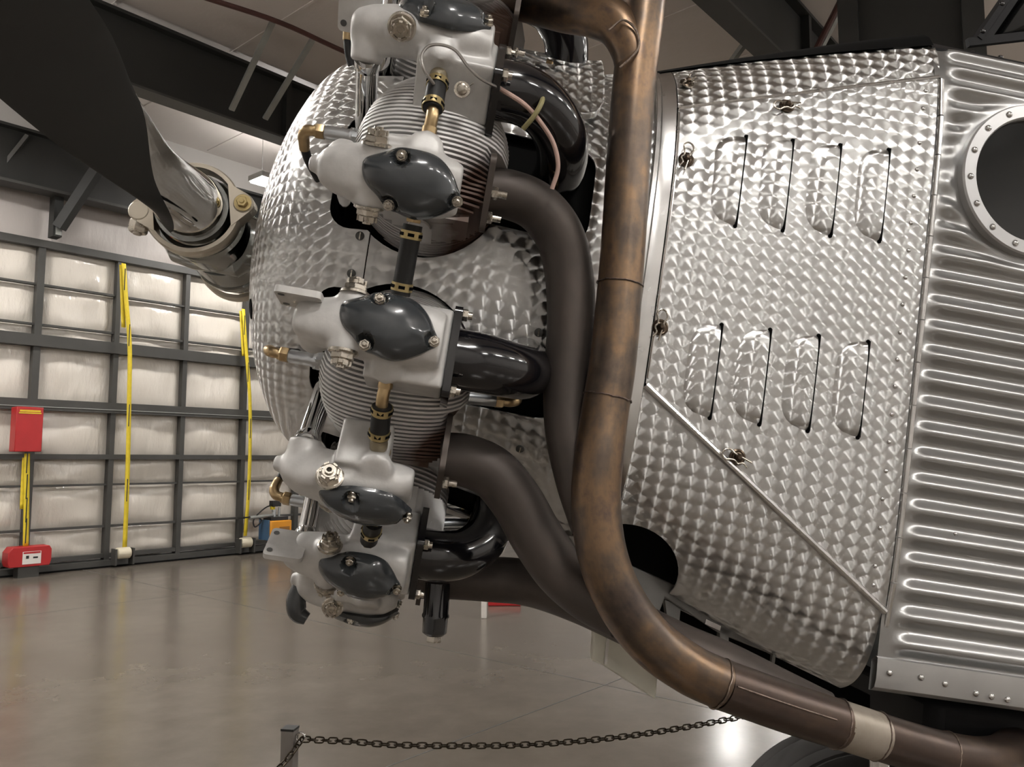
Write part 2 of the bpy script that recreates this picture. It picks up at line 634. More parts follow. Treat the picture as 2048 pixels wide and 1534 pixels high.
# ================================================================== HANGAR
def wall_box(mb, d0, d1, z0, z1, o0, o1):
    c = wall_pt((d0 + d1) / 2, (z0 + z1) / 2, (o0 + o1) / 2)
    return mb.box(c, WD * (d1 - d0) / 2, WN * (o1 - o0) / 2, np.array([0, 0, (z1 - z0) / 2]))


D0, D1, N0, N1, ZC = -7.0, 26.0, -24.0, 0.0, 6.95
fl = wall_box(MB(), D0, D1, -0.15, 0.0, N0, 0.25).build('floor', 'floor', smooth=False)
tag(fl, 'polished grey concrete hangar floor', None, None, 'structure')
# joints in the floor slab
for i, dj in enumerate((1.0, 7.0, 13.0)):
    wall_box(MB(), dj - 0.004, dj + 0.004, -0.001, 0.0008, N0, 0.1).build('floor_joint', 'dark_metal', fl, smooth=False)
for i, nj in enumerate((-3.4, -9.4)):
    wall_box(MB(), D0, D1, -0.001, 0.0008, nj - 0.004, nj + 0.004).build('floor_joint', 'dark_metal', fl, smooth=False)
ce = wall_box(MB(), D0, D1, ZC, ZC + 0.1, N0, 0.25).build('ceiling', 'ceiling', smooth=False)
tag(ce, None, None, None, 'structure')
for dj in np.arange(D0 + 0.8, D1, 1.5):        # seams of the ceiling liner over the purlins
    wall_box(MB(), dj - 0.02, dj + 0.02, ZC - 0.012, ZC + 0.005, N0, 0.0).build('liner_seam', 'ceiling', ce, smooth=False)

wl = wall_box(MB(), D0, D1, 0.0, ZC, 0.1, 0.25).build('wall_left', 'white_wall', smooth=False)
tag(wl, None, None, None, 'structure')
COLS = [0.28 + 1.115 * k for k in range(-2, 7)]
ROWS = [0.16, 0.60, 1.23, 1.65, 2.40, 3.33, 3.57, 4.16, 4.76]


def pillow(d0, d1, z0, z1, seed, puff=0.05):
    rng = random.Random(seed)
    n, m = 14, 9
    G = np.zeros((n, m, 3))
    ph = rng.random() * 6
    for i in range(n):
        for j in range(m):
            a, b = i / (n - 1), j / (m - 1)
            e = (1 - (2 * a - 1) ** 6) * (1 - (2 * b - 1) ** 4)
            w = 0.012 * math.sin(a * 9 + ph + b * 3) * e + 0.008 * math.sin(b * 7 + ph * 2 - a * 4) * e
            G[i, j] = wall_pt(d0 + (d1 - d0) * a, z0 + (z1 - z0) * b, 0.09 - puff * e - w)
    return MB().grid(G)


for ci in range(len(COLS) - 1):
    for ri in range(len(ROWS) - 1):
        pillow(COLS[ci] + 0.02, COLS[ci + 1] - 0.02, ROWS[ri] + 0.01, ROWS[ri + 1] - 0.01, ci * 20 + ri).build('insulation_panel', 'vinyl', wl)
# header sheets above the door
for ci in range(0, len(COLS) - 1, 2):
    pillow(COLS[ci] + 0.18, COLS[ci + 2 if ci + 2 < len(COLS) else -1] + 0.16, 4.84, 5.55, 900 + ci, 0.03).build('header_sheet', 'header_vinyl', wl)
for ci, c in enumerate(COLS):
    w = 0.075 if ci in (2,) else 0.055
    wall_box(MB(), c - w / 2 - 0.01, c + w / 2 + 0.01, 0.05, 4.74, -0.06, 0.06).build('door_stile', 'steel_frame', wl, smooth=False)
for ri, z in enumerate(ROWS):
    hh, dp = {0: (0.06, -0.05), 1: (0.035, -0.03), 2: (0.03, -0.03), 3: (0.075, -0.07), 4: (0.16, -0.08), 5: (0.17, -0.10), 6: (0.03, -0.03), 7: (0.03, -0.03), 8: (0.11, -0.08)}[ri]
    wall_box(MB(), D0, 12.0, z - hh / 2, z + hh / 2, dp, 0.05).build('door_girt', 'steel_frame', wl, smooth=False)
wall_box(MB(), D0, 12.0, 2.365, 2.375, -0.09, -0.07).build('girt_lip', 'brace', wl, smooth=False)
wall_box(MB(), D0, 12.0, 0.0, 0.10, -0.16, 0.06).build('bottom_rail', 'steel_frame', wl, smooth=False)
wall_box(MB(), D0, 12.0, 0.0, 0.02, -0.22, -0.10).build('floor_seal', 'black_matt', wl, smooth=False)
# end wall rafter above the header
wall_box(MB(), D0, 12.0, 5.50, 6.25, -0.30, -0.22).build('eave_beam_web', 'rafter', ce, smooth=False)
wall_box(MB(), D0, 12.0, 5.46, 5.50, -0.42, -0.12).build('eave_beam_flange', 'steel_frame', ce, smooth=False)
wall_box(MB(), D0, 12.0, 6.25, 6.29, -0.42, -0.12).build('eave_beam_flange', 'rafter', ce, smooth=False)
for dd in (0.40, 3.8, 7.1):
    wall_box(MB(), dd - 0.06, dd + 0.06, 4.86, 5.55, -0.25, -0.05).build('hanger_post', 'rafter', ce, smooth=False)
    MB().bar(wall_pt(dd, 4.98, -0.3), wall_pt(dd + 0.45, 6.2, -0.9), 0.14, 0.14).build('header_brace', 'rafter', ce, smooth=False)
    wall_box(MB(), dd - 0.03, dd + 0.05, 4.88, 5.0, -0.27, -0.25).build('brace_plate', 'brace', ce, smooth=False)
for dd in (-0.45, 1.3, 2.2):
    MB().bar(wall_pt(dd, 5.5, -0.2), wall_pt(dd + 0.35, 6.2, -0.36), 0.07, 0.05).build('web_stiffener', 'steel_frame', ce, smooth=False)

# the other walls of the hangar (behind and beside the photographer)
wf = wall_box(MB(), D0, D1, 0.0, ZC, N0 - 0.15, N0).build('wall_front', 'white_wall', smooth=False)
wr = wall_box(MB(), D1, D1 + 0.15, 0.0, ZC, N0, 0.25).build('wall_right', 'white_wall', smooth=False)
wb = wall_box(MB(), D0 - 0.15, D0, 0.0, ZC, N0, 0.25).build('wall_back', 'white_wall', smooth=False)
for o in (wf, wr, wb):
    tag(o, None, None, None, 'structure')

# rafters
for rn in (-3.4, -9.45, -15.5, -21.5):
    zb = 6.0
    rt = wall_box(MB(), D0, D1, zb, 6.80, rn - 0.02, rn + 0.02).build('rafter_web', 'rafter', ce, smooth=False)
    wall_box(MB(), D0, D1, zb - 0.03, zb, rn - 0.13, rn + 0.13).build('rafter_flange', 'steel_frame', ce, smooth=False)
    wall_box(MB(), D0, D1, 6.80, 6.84, rn - 0.13, rn + 0.13).build('rafter_flange', 'rafter', ce, smooth=False)
    for k, dd in enumerate(np.arange(-4.0, 16, 3.05)):
        wall_box(MB(), dd - 0.04, dd + 0.04, zb, 6.8, rn - 0.12, rn + 0.12).build('web_stiffener', 'rafter', ce, smooth=False)
        wall_box(MB(), dd - 0.02, dd + 0.08, zb - 0.11, zb - 0.03, rn - 0.12, rn + 0.0).build('flange_clip', 'steel_frame', ce, smooth=False)
# flange braces in view
def brace(p0, p1, w=0.07):
    return MB().bar(p0, p1, w, w * 0.5).build('flange_brace', 'brace', ce, smooth=False)


for (xa, ya, za), (xb, yb, zb) in ((((545, 45, 6.85), (463, 220, 6.06))), (((625, 80, 6.85), (530, 238, 6.06)))):
    brace(at_z(xa, ya, za), at_z(xb, yb, zb))
brace(at_z(1560, -10, 6.85), at_z(1462, 125, 6.2), 0.09)
brace(at_z(1700, -20, 6.85), at_z(1640, 98, 6.0), 0.08)
MB().tube([at_z(1692, -20, 6.75), at_z(1632, 100, 5.95)], 0.035, 10, smooth=False).build('sprinkler_pipe', 'pipe_red', ce)
MB().tube([at_z(400, -8, 6.7), at_z(560, 45, 6.7), at_z(700, 108, 6.7), at_z(900, 190, 6.7)], 0.03, 10).build('sprinkler_pipe', 'pipe_red', ce)
# steel column behind the airplane's nose
cp = at_z(1850, 930, 1.6) if False else None
cd = ray(1850, 700)
cq = CAMP + cd * 7.0
colm = MB()
cw = nrm(np.array([cd[0], cd[1], 0]))
csd = np.array([cw[1], -cw[0], 0])
b0 = np.array([cq[0], cq[1], 0.0])
colm.box(b0 + np.array([0, 0, 3.0]), csd * 0.42, cw * 0.02, np.array([0, 0, 3.0]))
pc = colm.build('trim_1', 'rafter', smooth=False)
tag(pc, None, None, None, 'structure')
for sgn in (-1, 1):
    MB().box(b0 + csd * 0.50 * sgn + np.array([0, 0, 3.0]), csd * 0.085, cw * 0.15, np.array([0, 0, 3.0])).build('column_flange', 'rafter', pc, smooth=False)


# lamps
def in_frame(p, margin=160):
    v = np.asarray(p) - CAMP
    dep = v[1] * math.cos(PITCH) + v[2] * math.sin(PITCH)
    if dep < 0.1:
        return False
    up = -v[1] * math.sin(PITCH) + v[2] * math.cos(PITCH)
    x, y = 1024 + FPX * v[0] / dep, 767 - FPX * up / dep
    return -margin < x < 2048 + margin and -margin < y < 1534 + margin


def lamp(d, n, z, label):
    if 'out of the picture' in label and in_frame(wall_pt(d, z, n)):
        return
    t = empty('high_bay_lamp', wall_pt(d, z, n))
    h, e = MB(), MB()
    c = wall_pt(0, 0, 0) * 0
    h.box((0, 0, 0.05), WD * 0.62, WN * 0.20, (0, 0, 0.045))
    e.box((0, 0, -0.005), WD * 0.59, WN * 0.17, (0, 0, 0.010))
    e.box((0, 0, 0.100), WD * 0.50, WN * 0.05, (0, 0, 0.006))  # upward glow strip added to brighten the ceiling
    h.build('housing', 'lamp_body', t, smooth=False, bevel=0.01)
    e.build('lens', 'lens', t, smooth=False)
    w = MB()
    for q in (-0.5, 0.5):
        w.tube([WD * q + np.array([0, 0, 0.09]), WD * q + np.array([0, 0, ZC - z])], 0.004, 6, smooth=False)
    w.build('suspension_wire', 'brace', t)
    tag(t, label, 'lamp', 'high bay lamps under the hangar ceiling')


nlamp = 0
lp = at_z(538, 366, 5.95)
LD, LN = float((lp - WA) @ WD), float((lp - WA) @ WN)
lamp(LD + 0.37, LN, 5.95, 'lit high bay lamp glowing at the upper left edge of the nose bowl')
for n_ in (-6.4, -15.3, -20.5):
    for d_ in (-5.0, -2.0, 1.0, 4.0, 7.0, 10.0, 13.0, 16.0, 19.0):
        if n_ == -15.3 and d_ in (-2.0, 1.0):
            continue
        lamp(d_, n_, 5.95, 'lit high bay lamp hanging under the hangar ceiling out of the picture')
for d_ in (-5.0, -2.0, 4.2, 8.0, 12.0, 16.9, 21.0):
    lamp(d_, -2.65 if d_ > 5 else LN, 5.95, 'lit high bay lamp hanging under the hangar ceiling out of the picture')


lamp(16.9, -2.65, 5.95, 'added high bay lamp hidden behind the airplane and mirrored in the floor')  # added so that its mirror image brightens the floor
lamp(20.5, -2.65, 5.95, 'added high bay lamp hidden behind the airplane, second of the pair')  # second unseen lamp added with it


# ---- things on the door wall
def strap(name, pts, off, w, label, tail=None):
    """flat webbing hanging down the wall, pts = (px,py)"""
    mb = MB()
    P = [on_wall(x, y, off) for x, y in pts]
    G = np.array([[wall_pt(d - w / 2, z, off), wall_pt(d + w / 2, z, off)] for d, z in catmull(P, 5)])
    G2 = G - WN * 0.006
    mb.grid(G)
    mb.grid(G2)
    o = mb.build(name, 'yellow', None, False)
    sd = o.modifiers.new('thick', 'SOLIDIFY')
    sd.thickness = 0.003
    tag(o, label, 'strap', 'yellow webbing straps on the hangar door')
    if tail:
        P = [on_wall(x, y, off + 0.03) for x, y in tail]
        G = np.array([[wall_pt(d - w / 2, z, off + 0.03), wall_pt(d + w / 2, z, off + 0.03)] for d, z in catmull(P, 5)])
        q = MB().grid(G).build('strap_tail', 'yellow', o, False)
        sd = q.modifiers.new('thick', 'SOLIDIFY')
        sd.thickness = 0.004
    # printed dark bars along the webbing
    for k in range(5):
        i = int((k + 0.5) / 5 * (len(catmull(P, 5)) - 1))
    for fr in (0.08, 0.3, 0.55, 0.8):
        Q = catmull([on_wall(x, y, off) for x, y in pts], 20)
        i = int(fr * (len(Q) - 1))
        d, z = Q[i]
        m2 = MB()
        m2.box(wall_pt(d, z, off - 0.0095), WD * 0.007, WN * 0.0015, np.array([0, 0, 0.17]))
        m2.build('printed_bar', 'black_paint', o, False, smooth=False)
    return o


strap('lifting_strap', [(247, 527), (252, 600), (259, 690), (258, 800), (256, 900), (253, 1000), (249, 1094)], -0.27, 0.065,
      'yellow webbing strap with a folded tail hanging from the door header to the left reel', [(243, 530), (245, 600), (247, 655)])
strap('lifting_strap', [(486, 618), (492, 700), (499, 790), (500, 880), (497, 980), (490, 1072)], -0.27, 0.062,
      'yellow webbing strap hanging just left of the nose bowl down to the right reel', [(482, 622), (485, 680), (487, 712)])
strap('lifting_strap', [(54, 907), (53, 980), (52, 1040), (51, 1093)], -0.36, 0.07,
      'short yellow strap between the two red boxes', [(50, 915), (47, 970), (45, 1018)])


def reel(px, py, off, label):
    d, z = on_wall(px, py, off)
    t = empty('strap_reel', wall_pt(d, z, off))
    MB().lathe(-WD * 0.11, WD, [(0, 0.06), (0.02, 0.085), (0.2, 0.085), (0.22, 0.06)], 20).build('drum', 'reel', t)
    for sg in (-1, 1):
        MB().box(WD * 0.13 * sg + np.array([0, 0, -0.05]), WD * 0.012, WN * 0.08, np.array([0, 0, 0.12])).build('bracket', 'steel_frame', t, smooth=False)
    tag(t, label, 'reel', 'strap reels at the foot of the hangar door')


reel(246, 1106, -0.32, 'cream strap reel at the foot of the door, left one')
reel(491, 1085, -0.32, 'cream strap reel at the foot of the door near the orange unit')

d, z = on_wall(53, 859, -0.34)
t = empty('strap_housing', wall_pt(d, z, -0.34))
MB().box((0, 0, 0), WD * 0.17, WN * 0.11, np.array([0, 0, 0.31])).build('cover', 'red', t, bevel=0.01)
MB().box(-WN * 0.112 + np.array([0, 0, 0.255]), WD * 0.13, WN * 0.002, np.array([0, 0, 0.012])).build('yellow_lettering_band', 'yellow', t, smooth=False)
MB().box(-WN * 0.112 + np.array([0, 0, 0.225]), WD * 0.14, WN * 0.002, np.array([0, 0, 0.008])).build('yellow_lettering_band', 'yellow', t, smooth=False)
tag(t, 'tall red metal box mounted on the door post at the left edge', 'box')
d, z = on_wall(54, 1114, -0.36)
t = empty('winch_box', wall_pt(d, z, -0.36))
oc = [(-0.25, -0.12), (0.25, -0.12), (0.27, -0.05), (0.27, 0.1), (0.24, 0.15), (-0.22, 0.15), (-0.27, 0.08), (-0.27, -0.06)]
MB().prism(oc, (0, 0, 0), WD, np.array([0, 0, 1.0]), WN, -0.12, 0.12).build('cover', 'red', t, bevel=0.008)
MB().box(-WN * 0.123 + WD * 0.02, WD * 0.115, WN * 0.002, np.array([0, 0, 0.085])).build('sticker', 'label_white', t, smooth=False)
MB().box(-WN * 0.126 + WD * 0.02 + np.array([0, 0, 0.068]), WD * 0.105, WN * 0.001, np.array([0, 0, 0.012])).build('sticker_band', 'red', t, smooth=False)
MB().box(-WN * 0.126 - WD * 0.035 + np.array([0, 0, 0.01]), WD * 0.018, WN * 0.001, np.array([0, 0, 0.02])).build('sticker_mark', 'black_paint', t, smooth=False)
MB().box(-WN * 0.126 + WD * 0.065 + np.array([0, 0, 0.0]), WD * 0.03, WN * 0.001, np.array([0, 0, 0.012])).build('sticker_mark', 'black_paint', t, smooth=False)
MB().box(np.array([0, 0, -0.2]), WD * 0.13, WN * 0.09, np.array([0, 0, 0.08])).build('foot', 'steel_frame', t, smooth=False)
tag(t, 'low red winch box with a white sticker at the foot of the door', 'box')

d, z = on_wall(551, 1058, -0.45)
t = empty('door_motor_unit', wall_pt(d, z, -0.45))
MB().box((0, 0, 0), WD * 0.21, WN * 0.18, np.array([0, 0, 0.155])).build('casing', 'orange', t, bevel=0.02)
MB().box(-WN * 0.183 + WD * 0.06 + np.array([0, 0, -0.05]), WD * 0.10, WN * 0.004, np.array([0, 0, 0.10])).build('front_panel', 'orange_dark', t, smooth=False)
MB().box(np.array([0, 0, 0.185]), WD * 0.17, WN * 0.12, np.array([0, 0, 0.03])).build('cap', 'black_paint', t, smooth=False)
MB().box(-WD * 0.222, WD * 0.012, WN * 0.15, np.array([0, 0, 0.17])).build('side_plate', 'blue', t, smooth=False)
MB().lathe(np.array([0, 0, 0.21]) - WD * 0.04, (0, 0, 1), [(0, 0.035), (0.13, 0.035)], 14).build('silver_can', 'plug', t)
MB().lathe(np.array([0, 0, 0.21]) + WD * 0.06, (0, 0, 1), [(0, 0.02), (0.17, 0.02)], 10).build('valve_stem', 'plug', t)
MB().box(np.array([0, 0, 0.44]) - WD * 0.02, WD * 0.08, WN * 0.06, np.array([0, 0, 0.05])).build('valve_block', 'black_paint', t, smooth=False)
MB().box(np.array([0, 0, 0.37]) - WD * 0.07, WD * 0.03, WN * 0.03, np.array([0, 0, 0.03])).build('yellow_valve', 'yellow', t, smooth=False)
MB().tube([np.array([0, 0, 0.42]), np.array([0, 0, 0.38]) - WD * 0.2, np.array([0, 0, 0.2]) - WD * 0.42, np.array([0, 0, 0.06]) - WD * 0.40, np.array([0, 0, 0.16]) - WD * 0.28, np.array([0, 0, 0.23]) - WD * 0.42, np.array([0, 0, 0.22]) - WD * 0.7], 0.012, 8).build('cable', 'black_paint', t)
MB().tube([np.array([0, 0, 0.24]) - WD * 0.06, np.array([0, 0, 0.22]) - WD * 0.5], 0.03, 8, smooth=False).build('conduit', 'brace', t)
tag(t, 'orange motor unit with black valve block and cables standing at the door behind the engine', 'motor unit')

# small white marker post and red block far across the floor
p = at_z(968, 1236, 0)
t = MB().box((p[0], p[1], 0.28), (0.028, 0, 0), (0, 0.028, 0), (0, 0, 0.28)).build('marker_post', 'label_white', None, False, bevel=0.006)
tag(t, 'thin white marker post standing far across the floor', 'post')
p = at_z(1000, 1209, 0)
t = MB().box((p[0] + 0.05, p[1], 0.035), (0.18, 0, 0), (0, 0.10, 0), (0, 0, 0.035)).build('wheel_chock', 'red', None, False, bevel=0.01)
tag(t, 'small red wheel chock lying on the floor beside the white post', 'chock')

# ---- chain barrier
pp = at_z(580, 1458, 0.86)
post = empty('stanchion_post', (pp[0], pp[1], 0))
pv = nrm(np.array([pp[0], pp[1], 0]))
ps = np.array([pv[1], -pv[0], 0])
pf, pr = nrm(pv * 0.9 + ps * 0.42), nrm(ps * 0.9 - pv * 0.42)
MB().box((0, 0, 0.44), pr * 0.0185, pf * 0.0185, (0, 0, 0.42)).build('tube', 'post', post, smooth=False, bevel=0.002)
MB().box((0, 0, 0.862), pr * 0.0188, pf * 0.0188, (0, 0, 0.003)).build('cap', 'rafter', post, smooth=False)
MB().lathe((0, 0, 0.0), (0, 0, 1), [(0, 0.15), (0.012, 0.15), (0.02, 0.14)], 28).build('base_plate', 'post', post)
er = []
for i in range(13):
    a_ = 2 * math.pi * i / 12
    er.append(pr * (0.032 + 0.012 * math.cos(a_)) + np.array([0, 0, 0.84 + 0.012 * math.sin(a_)]))
MB().tube(er, 0.0028, 8, 2, cap=False).build('ring', 'chrome', post)
tag(post, 'square grey stanchion post carrying the barrier chain', 'post')
link_mb = MB()
lp_ = []
for i in range(17):
    a_ = 2 * math.pi * i / 16
    x = 0.0085 * math.copysign(1, math.cos(a_)) * (1 if abs(math.cos(a_)) > 1e-6 else 0) + 0.0065 * math.cos(a_)
    lp_.append((x, 0.0078 * math.sin(a_), 0))
link_mb.tube(lp_, 0.0022, 6, 1, cap=False)
link_me = link_mb.mesh('chain_link')
link_me.materials.append(M['chain'])


def chain(name, P, label, group, spc=0.0215):
    P = catmull(P, 40)
    t = empty(name, P[0])
    seg = np.linalg.norm(np.diff(P, axis=0), axis=1)
    cum = np.concatenate([[0], np.cumsum(seg)])
    n = int(cum[-1] / spc)
    for i in range(n):
        s0 = (i + 0.5) * spc
        pos = np.array([np.interp(s0, cum, P[:, k]) for k in range(3)])
        p2 = np.array([np.interp(s0 + 0.004, cum, P[:, k]) for k in range(3)])
        d = nrm(p2 - pos)
        sd = nrm(np.cross(d, (0, 0, 1)))
        up = np.cross(sd, d)
        ya, za = (up, -sd) if i % 2 == 0 else (sd, up)
        mt = Matrix(((d[0], ya[0], za[0], pos[0] - P[0][0]), (d[1], ya[1], za[1], pos[1] - P[0][1]), (d[2], ya[2], za[2], pos[2] - P[0][2]), (0, 0, 0, 1)))
        o = bpy.data.objects.new('chain_link', link_me)
        col.objects.link(o)
        o.parent = t
        o.matrix_local = mt
    tag(t, label, 'chain', group)


ring = np.array([pp[0], pp[1], 0.835]) + pr * 0.036
CP = [ring]
for (x, y, z) in ((700, 1483, 0.80), (800, 1490, 0.785), (1000, 1491, 0.77), (1150, 1483, 0.77), (1300, 1466, 0.775), (1480, 1434, 0.79), (1640, 1396, 0.81)):
    CP.append(at_z(x, y, z))
chain('barrier_chain', CP, 'dark bronze chain sagging from the grey post to behind the exhaust pipe', 'barrier chains')
chain('barrier_chain', [ring, ring - ps * 0.06 - pv * 0.05 - np.array([0, 0, 0.055]), ring - ps * 0.2 - pv * 0.16 - np.array([0, 0, 0.13]), ring - ps * 0.7 - pv * 0.5 - np.array([0, 0, 0.16])],
      'dark bronze chain running from the grey post down to the lower picture edge', 'barrier chains')

# ================================================================== AIRPLANE
plane = empty('airplane', BASE)
mw = Matrix.Identity(4)
for i in range(3):
    for j in range(3):
        mw[i][j] = RM[i][j]
    mw[i][3] = BASE[i]
plane.matrix_world = mw
plane['air'] = 1
tag(plane, 'silver corrugated airplane with an uncowled radial engine and engine-turned nose panels', 'airplane')


def part(mb, name, mat, parent=None, **kw):
    return mb.build(name, mat, parent or plane, True, **kw)


# ---- sections of the nose: half width, centre height, half height, exponent by station a
ST = [(-0.08, 0.525, 0.03, 0.545, 2.0), (0.10, 0.52, 0.02, 0.555, 2.05), (0.30, 0.50, -0.005, 0.572, 2.3), (0.47, 0.475, -0.02, 0.597, 3.0),
      (0.75, 0.475, -0.025, 0.675, 4.2), (1.05, 0.475, -0.03, 0.755, 6.0), (1.4, 0.475, -0.03, 0.79, 6.0)]
STA = np.array(ST)


def section(a_, off=0.0):
    q = [np.interp(a_, STA[:, 0], STA[:, k]) for k in range(1, 5)]
    return q[0] + off, q[1], q[2] + off, q[3]


def sec_pt(a_, psi, off=0.0):
    hw, zc, hh, n = section(a_, off)
    c, s_ = math.cos(psi), math.sin(psi)
    return np.array([a_, hw * math.copysign(abs(c) ** (2 / n), c), zc + hh * math.copysign(abs(s_) ** (2 / n), s_)])


def psi_of_u(a_, u_):
    hw, zc, hh, n = section(a_)
    q = max(-1, min(1, (u_ - zc) / hh))
    return math.copysign(math.asin(abs(q) ** (n / 2)), q)


def arc_of(a_, psi, off=0.0):
    n_ = 48
    q = np.array([sec_pt(a_, psi * k / n_, off) for k in range(n_ + 1)])
    return math.copysign(float(np.linalg.norm(np.diff(q, axis=0), axis=1).sum()), psi)


def s_of(a_, u_):
    return sec_pt(a_, psi_of_u(a_, u_))[1]


def skin(a0, a1, lo, hi, na, nu, off=0.004, thick=0.0, by_u=True, uv0=(0, 0)):
    """sheet between stations; lo/hi give the up coordinate (by_u) or psi limits as functions of a"""
    G, U = np.zeros((na, nu, 3)), np.zeros((na, nu, 2))
    for i in range(na):
        a_ = a0 + (a1 - a0) * i / (na - 1)
        p0, p1 = (psi_of_u(a_, lo(a_)), psi_of_u(a_, hi(a_))) if by_u else (lo(a_), hi(a_))
        ref, arc = None, 0.0
        # arc length measured from the horizontal
        fine = [sec_pt(a_, p0 + (p1 - p0) * k / (nu - 1), off) for k in range(nu)]
        mid = min(range(nu), key=lambda k: abs(p0 + (p1 - p0) * k / (nu - 1)))
        ln = [0.0]
        for k in range(1, nu):
            ln.append(ln[-1] + np.linalg.norm(fine[k] - fine[k - 1]))
        base = -arc_of(a_, p0, off)
        for k in range(nu):
            G[i, k] = fine[k]
            U[i, k] = (a_ + uv0[0], ln[k] - base + uv0[1])
    return G, U


def thicken(mb, G, U, t=0.003):
    """closed sheet with thickness from a grid (inner side moved towards the axis)"""
    G2 = G.copy()
    for i in range(G.shape[0]):
        hw, zc, hh, n = section(G[i, 0, 0])
        for k in range(G.shape[1]):
            d = np.array([0, G[i, k, 1], G[i, k, 2] - zc])
            G2[i, k] = G[i, k] - nrm(d) * t
    n, m = G.shape[:2]
    b = len(mb.v)
    mb.grid(G, U)
    mb.grid(G2, U)
    o = b + n * m
    for i in range(n - 1):
        mb.f.append((b + i * m, o + i * m, o + (i + 1) * m, b + (i + 1) * m))
        mb.f.append((b + i * m + m - 1, b + (i + 1) * m + m - 1, o + (i + 1) * m + m - 1, o + i * m + m - 1))
    for k in range(m - 1):
        mb.f.append((b + k, b + k + 1, o + k + 1, o + k))
        mb.f.append((b + (n - 1) * m + k, o + (n - 1) * m + k, o + (n - 1) * m + k + 1, b + (n - 1) * m + k + 1))
    return mb


PHI_A = 11.4
PHIS = [PHI_A + 40, PHI_A, PHI_A - 40, PHI_A - 80, PHI_A - 120]


# ---- nose bowl (body of revolution, closed double shell) and engine cowling with cylinder openings
BOWL = [(-0.390, 0.08), (-0.3855, 0.14), (-0.377, 0.19), (-0.366, 0.235), (-0.351, 0.285), (-0.330, 0.340), (-0.3018, 0.395), (-0.2721, 0.438), (-0.2282, 0.478), (-0.18, 0.505), (-0.13, 0.521), (-0.08, 0.5305)]
BZ = 0.03


def revolve_shell(prof, t=0.004, seg=144):
    pr_ = catmull(prof, 4)
    n = len(pr_)
    inner = []
    tg_ = np.gradient(pr_, axis=0)
    for i in range(n):
        nn = nrm(np.array([-tg_[i][1], tg_[i][0]]))
        if nn[1] < 0:
            nn = -nn
        inner.append(pr_[i] - nn * t)
    ln = np.concatenate([[0], np.cumsum(np.linalg.norm(np.diff(pr_, axis=0), axis=1))])
    mb = MB()
    G, U = [], []
    allp = list(pr_) + list(reversed(inner))
    alll = list(ln) + list(reversed(ln))
    for (x, r_), l_ in zip(allp, alll):
        row, ur = [], []
        for j in range(seg + 1):
            th = 2 * math.pi * j / seg - math.pi
            row.append((x, r_ * math.cos(th), BZ + r_ * math.sin(th)))
            ur.append((l_, th * max(0.3, r_)))
        G.append(row)
        U.append(ur)
    G, U = np.array(G), np.array(U)
    m = seg + 1
    # weld seam by sharing the first column: build with closed_v on seg columns, seam uv at the far side
    mb.grid(G[:, :seg], U[:, :seg], closed_u=True, closed_v=True)
    return mb


bowl = part(revolve_shell(BOWL), 'nose_bowl', 'turned_bowl')


def cowl_shell(a0, a1, na=30, seg=120, t=0.004):
    mb = MB()
    G, U = np.zeros((na, seg, 3)), np.zeros((na, seg, 2))
    for i in range(na):
        a_ = a0 + (a1 - a0) * i / (na - 1)
        pts = [sec_pt(a_, 2 * math.pi * k / seg - math.pi) for k in range(seg + 1)]
        ln = [0]
        for k in range(1, seg + 1):
            ln.append(ln[-1] + np.linalg.norm(pts[k] - pts[k - 1]))
        for k in range(seg):
            G[i, k] = pts[k]
            U[i, k] = (a_, ln[k] - ln[seg // 2])
    G2 = G.copy()
    for i in range(na):
        zc = section(G[i, 0, 0])[1]
        for k in range(seg):
            G2[i, k] = G[i, k] - nrm(np.array([0, G[i, k, 1], G[i, k, 2] - zc])) * t
    A = np.concatenate([G, G2[::-1]])
    B = np.concatenate([U, U[::-1]])
    mb.grid(A, B, closed_u=True, closed_v=True)
    return mb


cowl = part(cowl_shell(-0.078, 0.462), 'engine_cowling', 'turned')


def round_rect(x0, x1, y0, y1, r, n=6):
    pts = []
    for cx, cy, a0 in ((x1 - r, y1 - r, 0), (x0 + r, y1 - r, 90), (x0 + r, y0 + r, 180), (x1 - r, y0 + r, 270)):
        for k in range(n + 1):
            a_ = R(a0 + 90 * k / n)
            pts.append((cx + r * math.cos(a_), cy + r * math.sin(a_)))
    return pts


cutters = []
for k, ph in enumerate(PHIS):
    ph = R(ph)
    rv, tv = np.array([0, math.cos(ph), math.sin(ph)]), np.array([0, -math.sin(ph), math.cos(ph)])
    mb = MB()
    mb.prism(round_rect(-0.165, 0.10, -0.122, 0.125, 0.045), (0, 0, 0), (1, 0, 0), tv, rv, 0.30, 0.75)
    c1 = part(mb, 'cut_a', 'black_matt', smooth=False)
    mb = MB()
    mb.lathe(rv * 0.30 + np.array([0.005, 0, 0]), rv, [(0, 0.152), (0.45, 0.152)], 48)
    c2 = part(mb, 'cut_b', 'black_matt', smooth=False)
    mb = MB()
    mb.prism(round_rect(0.02, 0.335, -0.062, 0.145 if k == 1 else 0.080, 0.045), (0, 0, 0), (1, 0, 0), tv, rv, 0.31, 0.76)
    c3 = part(mb, 'cut_d', 'black_matt', smooth=False)
    cutters += [c1, c2, c3]
for ob in (bowl, cowl):
    bool_cut(ob, cutters)
for c in cutters:
    me_ = c.data
    bpy.data.objects.remove(c, do_unlink=True)
    bpy.data.meshes.remove(me_)

